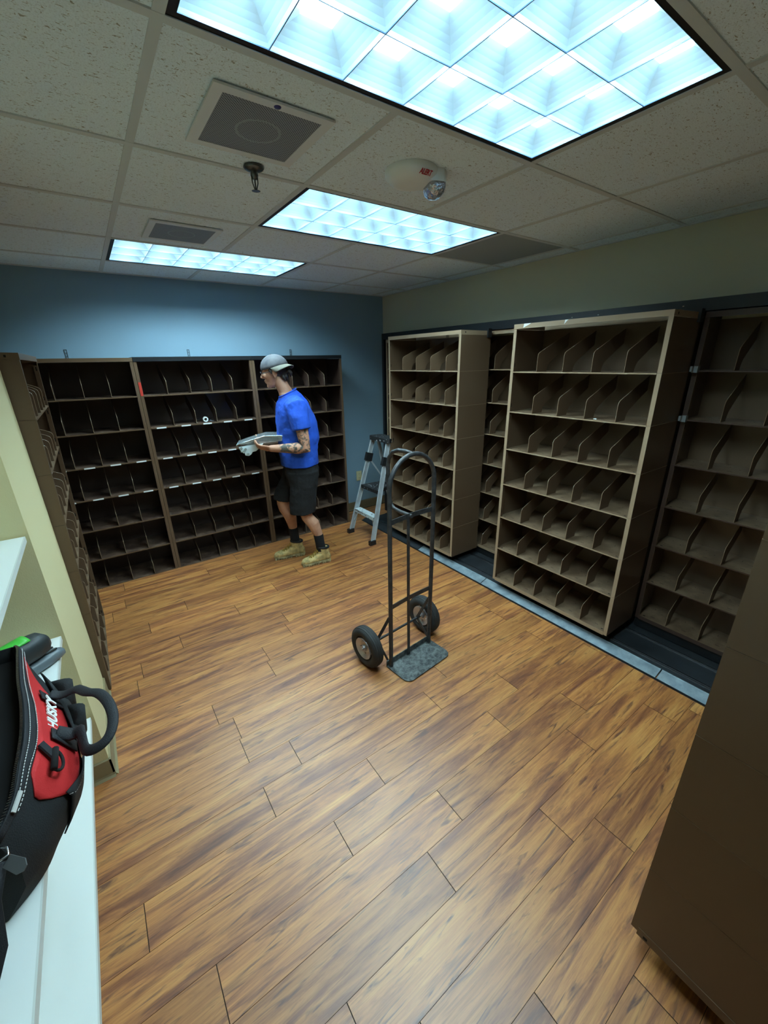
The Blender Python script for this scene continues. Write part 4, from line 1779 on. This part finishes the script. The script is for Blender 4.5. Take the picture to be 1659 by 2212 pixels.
    patch('red_panel', M['bag_red'], lambda y: lin(y, rt), lambda y: lin(y, rb), ys, .005)
    ys2 = [.765 + i * (1.325 - .765) / 50 for i in range(51)]
    patch('zipper_band', M['zip'], lambda y: .02, lambda y: lin(y, [(.765, .30), (.835, .42), (.95, .40), (1.325, .38)]), ys2, .006)
    # stitching lines
    for u0, l in ((.12, .0095), (.34, .0095)):
        s = MB()
        y = .80
        while y < 1.30:
            s.tube([surf(y, u0, l), surf(y + .0042, u0, l)], .0009, 5)
            y += .0065
        s.build('stitch_line', M['stitch'], T)
    s = MB()
    y = .86
    while y < 1.04:
        s.tube([surf(y, lin(y, rb) + .12, .013), surf(y + .005, lin(y + .005, rb) + .12, .013)], .0010, 5)
        y += .008
    s.build('stitch_line', M['stitch'], T)
    # teeth of the zipper along the opening
    s = MB()
    y = .76
    while y < 1.33:
        p = surf(y, 0, .002)
        s.box(p.x - .004, p.x + .001, y, y + .002, p.z - .001, p.z + .003)
        y += .004
    s.build('zipper_teeth', M['chrome'], T)
    # lower outside pocket, gaping
    ys3 = [.86 + i * (1.30 - .86) / 40 for i in range(41)]
    pt = [(.86, 1.75), (.93, 2.05), (1.0, 1.75), (1.08, 1.55), (1.2, 1.5), (1.30, 1.7)]
    patch('outer_pocket', M['bag'], lambda y: lin(y, pt), lambda y: 3.6, ys3, .014)
    # pocket flaps standing out beyond the red panel
    for y0, y1, lift in ((1.06, 1.13, .034), (1.17, 1.24, .040)):
        s = MB()
        vs = []
        for i in range(9):
            y = y0 + (y1 - y0) * i / 8
            bul = math.sin(PI * i / 8)
            a = surf(y, 1.75, .012)
            b2 = surf(y, 2.6, .012)
            c = a + Vector((lift * bul * .9, 0, .012 * bul))
            d = b2 + Vector((lift * bul * .5, 0, 0))
            vs += [a, c, d, b2]
        fs = []
        for i in range(8):
            for k in range(3):
                fs.append((i * 4 + k, (i + 1) * 4 + k, (i + 1) * 4 + k + 1, i * 4 + k + 1))
        s.add(vs, fs)
        o = s.build('tool_pocket', M['bag'], T, smooth=True)
        sd = o.modifiers.new('thick', 'SOLIDIFY')
        sd.thickness = .003
    # webbing handle: flat strap loop standing out to the side
    a = surf(1.130, 1.35, .014)
    b2 = surf(.985, 1.20, .014)
    up1 = surf(1.130, .9, .010)
    pts = [a + Vector((-.01, .01, .02)), a + Vector((.012, .004, .010)), a + Vector((.045, -.012, .022)), Vector((-.160, 1.065, .205)), Vector((-.135, 1.03, .215)),
           Vector((-.118, .985, .215)), Vector((-.112, .940, .205)), Vector((-.122, .905, .192)), Vector((-.145, .895, .180)),
           Vector((-.172, .915, .170)), b2 + Vector((.030, -.012, .012)), b2 + Vector((.012, 0, .004)), b2 + Vector((-.012, .006, .022))]
    s = MB()
    # smooth the path
    sm = []
    for i in range(len(pts) - 1):
        q = [pts[max(0, i - 1)], pts[i], pts[i + 1], pts[min(len(pts) - 1, i + 2)]]
        for k in range(4):
            f = k / 4
            sm.append(Vector([cr(q[0][j], q[1][j], q[2][j], q[3][j], f) for j in range(3)]))
    sm.append(pts[-1])
    s.tube(sm, [.014 if i < 9 or i > len(sm) - 10 else .0115 for i in range(len(sm))], 12, flat=.42, ref=(0, 0, 1))
    s.build('handle', M['zip'], T, smooth=True)
    # webbing patches that hold the handle
    for yy in (1.13, .985):
        s = MB()
        vs = []
        for k in range(7):
            u = .75 + .16 * k
            for dy in (-.016, .016):
                vs.append(surf(yy + dy, u, .013))
        s.add(vs, [(2 * k, 2 * k + 1, 2 * k + 3, 2 * k + 2) for k in range(6)])
        o = s.build('handle_patch', M['zip'], T, smooth=True)
        sd = o.modifiers.new('thick', 'SOLIDIFY')
        sd.thickness = .003
        sd.offset = 1
    # grommet
    s = MB()
    p = surf(.955, 1.75, .02)
    s.lathe([(.003, -.001), (.006, .001), (.009, -.001)], Matrix.Translation(p) @ Matrix.Rotation(PI / 2, 4, 'Y'), 14)
    s.build('grommet', M['chrome'], T, smooth=True)
    # D-ring buckle on a loop
    p = surf(.905, 1.02, .012)
    s = MB()
    nrm = Vector((.9, 0, .45)).normalized()
    e1 = Vector((0, 1, 0))
    e2 = nrm.cross(e1)
    pts = []
    for i in range(13):
        a_ = PI * i / 12
        pts.append(p + e1 * .026 * math.cos(a_) - e2 * .018 * math.sin(a_) + nrm * .004)
    pts.append(pts[0])
    s.tube(pts, .0032, 8)
    s.tube([p + e1 * .028 + e2 * .006 + nrm * .006, p - e1 * .028 + e2 * .006 + nrm * .006], .0065, 8)
    s.build('d_ring', M['bag_in'], T, smooth=True)
    s = MB()
    q0, q1 = surf(.935, .42, .012), surf(.915, .95, .014)
    s.bar(q0, q1, .020, .004, nrm)
    s.build('ring_loop', M['zip'], T)
    # brand lettering on the red panel (reads along the bag)
    pc = surf(1.065, .98, .0085)
    # text x runs towards +Y, text y runs towards the zipper
    tx = Vector((0, 1, 0))
    up_ = (surf(1.065, .6) - surf(1.065, 1.3)).normalized()
    nz = tx.cross(up_).normalized()
    up_ = nz.cross(tx)
    MM = Matrix((tx, up_, nz)).transposed().to_4x4()
    MM.translation = pc
    t_ = text_mesh('lettering', 'HUSKY', .036, M['text_white'], .0015, .0012, .25, T, MM @ Matrix.Rotation(math.radians(6), 4, 'Z') @ Matrix.Diagonal((.92, 1, 1, 1)))
    # zipper pull and strap at the near end
    s = MB()
    p = Vector((-.290, .738, .185))
    s.tube([p + Vector((.0, .012, .006)), p + Vector((.010, .006, .004)), p + Vector((.012, -.006, 0)), p + Vector((0, -.010, 0)), p + Vector((-.010, 0, .003)), p + Vector((0, .012, .006))], .0022, 8)
    s.build('zip_ring', M['chrome'], T, smooth=True)
    s = MB()
    Mx = Matrix.Translation(p + Vector((.020, -.022, -.010))) @ Matrix.Rotation(math.radians(-50), 4, 'Z') @ Matrix.Rotation(math.radians(35), 4, 'X')
    s.prism([(-.020, -.009), (.012, -.011), (.022, -.004), (.022, .004), (.012, .011), (-.020, .009)], -.001, .001, Mx)
    s.build('pull_tab', M['tag_grey'], T)
    s = MB()
    s.tube([p + Vector((-.012, .0, -.01)), Vector((-.315, .700, .14)), Vector((-.322, .672, .07)), Vector((-.345, .640, .02)), Vector((-.42, .63, .008))], .020, 10, flat=.25, ref=(0, -1, .4))
    s.build('shoulder_strap', M['zip'], T, smooth=True)
    s = MB()
    q = surf(.80, .30, .012)
    s.bar(surf(.795, .16, .010), surf(.825, .16, .010), .008, .003, (1, 0, .4))
    s.build('end_stitching', M['stitch'], T)


def build_tools():
    z = .7635
    # grey tool lying on the shelf
    t = thing('caulking_gun', 'grey plastic tool lying under the green and black battery tool', 'tool', (-.30, 1.60, z), math.radians(38))
    s = MB()
    s.loft([((-.16, 0, .020), .024, .018, (0, 1, 0), (0, 0, 1)), ((-.10, 0, .022), .030, .021, (0, 1, 0), (0, 0, 1)),
            ((-.02, 0, .022), .032, .021, (0, 1, 0), (0, 0, 1)), ((.02, 0, .020), .024, .018, (0, 1, 0), (0, 0, 1)),
            ((.04, 0, .016), .014, .012, (0, 1, 0), (0, 0, 1))], 18, True, 3)
    s.build('body', M['tool_grey'], t, smooth=True)
    s = MB()
    s.bar((-.15, -.010, .0445), (.02, -.010, .0425), .006, .004)
    s.bar((-.15, .010, .0445), (.02, .010, .0425), .006, .004)
    s.build('ribs', M['tool_dark'], t)
    # battery tool resting on it
    t = thing('cordless_tool', 'charcoal cordless tool with a bright green grip panel behind the bag', 'tool', (-.36, 1.56, z + .046), math.radians(38))
    s = MB()
    s.loft([((-.14, 0, .045), .038, .038, (0, 1, 0), (0, 0, 1)), ((-.08, 0, .045), .044, .043, (0, 1, 0), (0, 0, 1)),
            ((.03, 0, .042), .044, .041, (0, 1, 0), (0, 0, 1)), ((.065, 0, .040), .038, .036, (0, 1, 0), (0, 0, 1)),
            ((.08, 0, .038), .022, .022, (0, 1, 0), (0, 0, 1))], 20, True, 2.6)
    s.build('body', M['tool_dark'], t, smooth=True)
    s = MB()
    vs = []
    for i in range(11):
        x = -.13 + i * .0155
        for k in range(7):
            a = math.radians(55 + k * 12)
            wdt = .0452 if i > 1 else .043
            vs.append((x, wdt * math.cos(a) * 1.0, .044 + wdt * math.sin(a)))
    s.add(vs, [(r * 7 + k, (r + 1) * 7 + k, (r + 1) * 7 + k + 1, r * 7 + k + 1) for r in range(10) for k in range(6)])
    o = s.build('green_panel', M['tool_green'], t, smooth=True)
    sd = o.modifiers.new('thick', 'SOLIDIFY')
    sd.thickness = .003
    s = MB()
    for i in range(5):
        x = -.02 + i * .009
        s.bar((x, -.010, .0895), (x + .004, .012, .0895), .003, .002)
    s.build('grip_ribs', M['tool_dark'], t)
    # second tool at the picture edge
    t = thing('power_drill', 'dark green cordless drill at the left edge behind the open bag', 'tool', (-.53, 1.42, z), math.radians(24))
    s = MB()
    s.loft([((-.10, 0, .19), .030, .036, (0, 1, 0), (0, 0, 1)), ((-.07, 0, .19), .042, .048, (0, 1, 0), (0, 0, 1)),
            ((.02, 0, .19), .044, .050, (0, 1, 0), (0, 0, 1)), ((.07, 0, .188), .038, .042, (0, 1, 0), (0, 0, 1)),
            ((.10, 0, .186), .022, .024, (0, 1, 0), (0, 0, 1))], 20, True, 2.4)
    s.loft([((-.03, 0, .17), .030, .022, (1, 0, 0), (0, 1, 0)), ((-.04, 0, .10), .026, .019, (1, 0, 0), (0, 1, 0)),
            ((-.045, 0, .045), .028, .022, (1, 0, 0), (0, 1, 0))], 16)
    s.box(-.09, .03, -.036, .036, 0, .05)
    s.build('body', M['tool_dark'], t, smooth=True, auto=40)
    s = MB()
    for k in range(2):
        y = .046 - .0005 * k
        s.tube([(-.06, -.0455, .20 - .02 * k), (-.01, -.0462, .205 - .02 * k), (.0, -.0462, .19 - .02 * k), (.05, -.044, .195 - .02 * k)], .0022, 6)
    s.tube([(-.06, -.020, .2355), (-.005, -.020, .238), (.01, -.005, .2395), (.06, -.005, .232)], .0028, 6)
    s.build('green_trim', M['tool_green'], t, smooth=True)


build_floor()
build_ceiling()
build_walls()
for (lx, ly), lb in zip(LIGHTS, (
        'large recessed fluorescent ceiling light nearest the camera with curved louver cells',
        'middle recessed fluorescent ceiling light beside the fire alarm',
        'farthest recessed fluorescent ceiling light close to the blue wall')):
    build_light(lx, ly, lb)
build_units()
build_track()
build_hand_truck()
build_ladder()
build_person()
build_white_shelves()
build_bag()
build_tools()
build_speaker(.595, 1.475, 'square ceiling speaker with a blue dot, near the sprinkler head', True)
build_speaker(.600, 2.70, 'square ceiling speaker beside the farthest ceiling light', False)
build_sprinkler()
build_alarm()
build_small_wall_items()
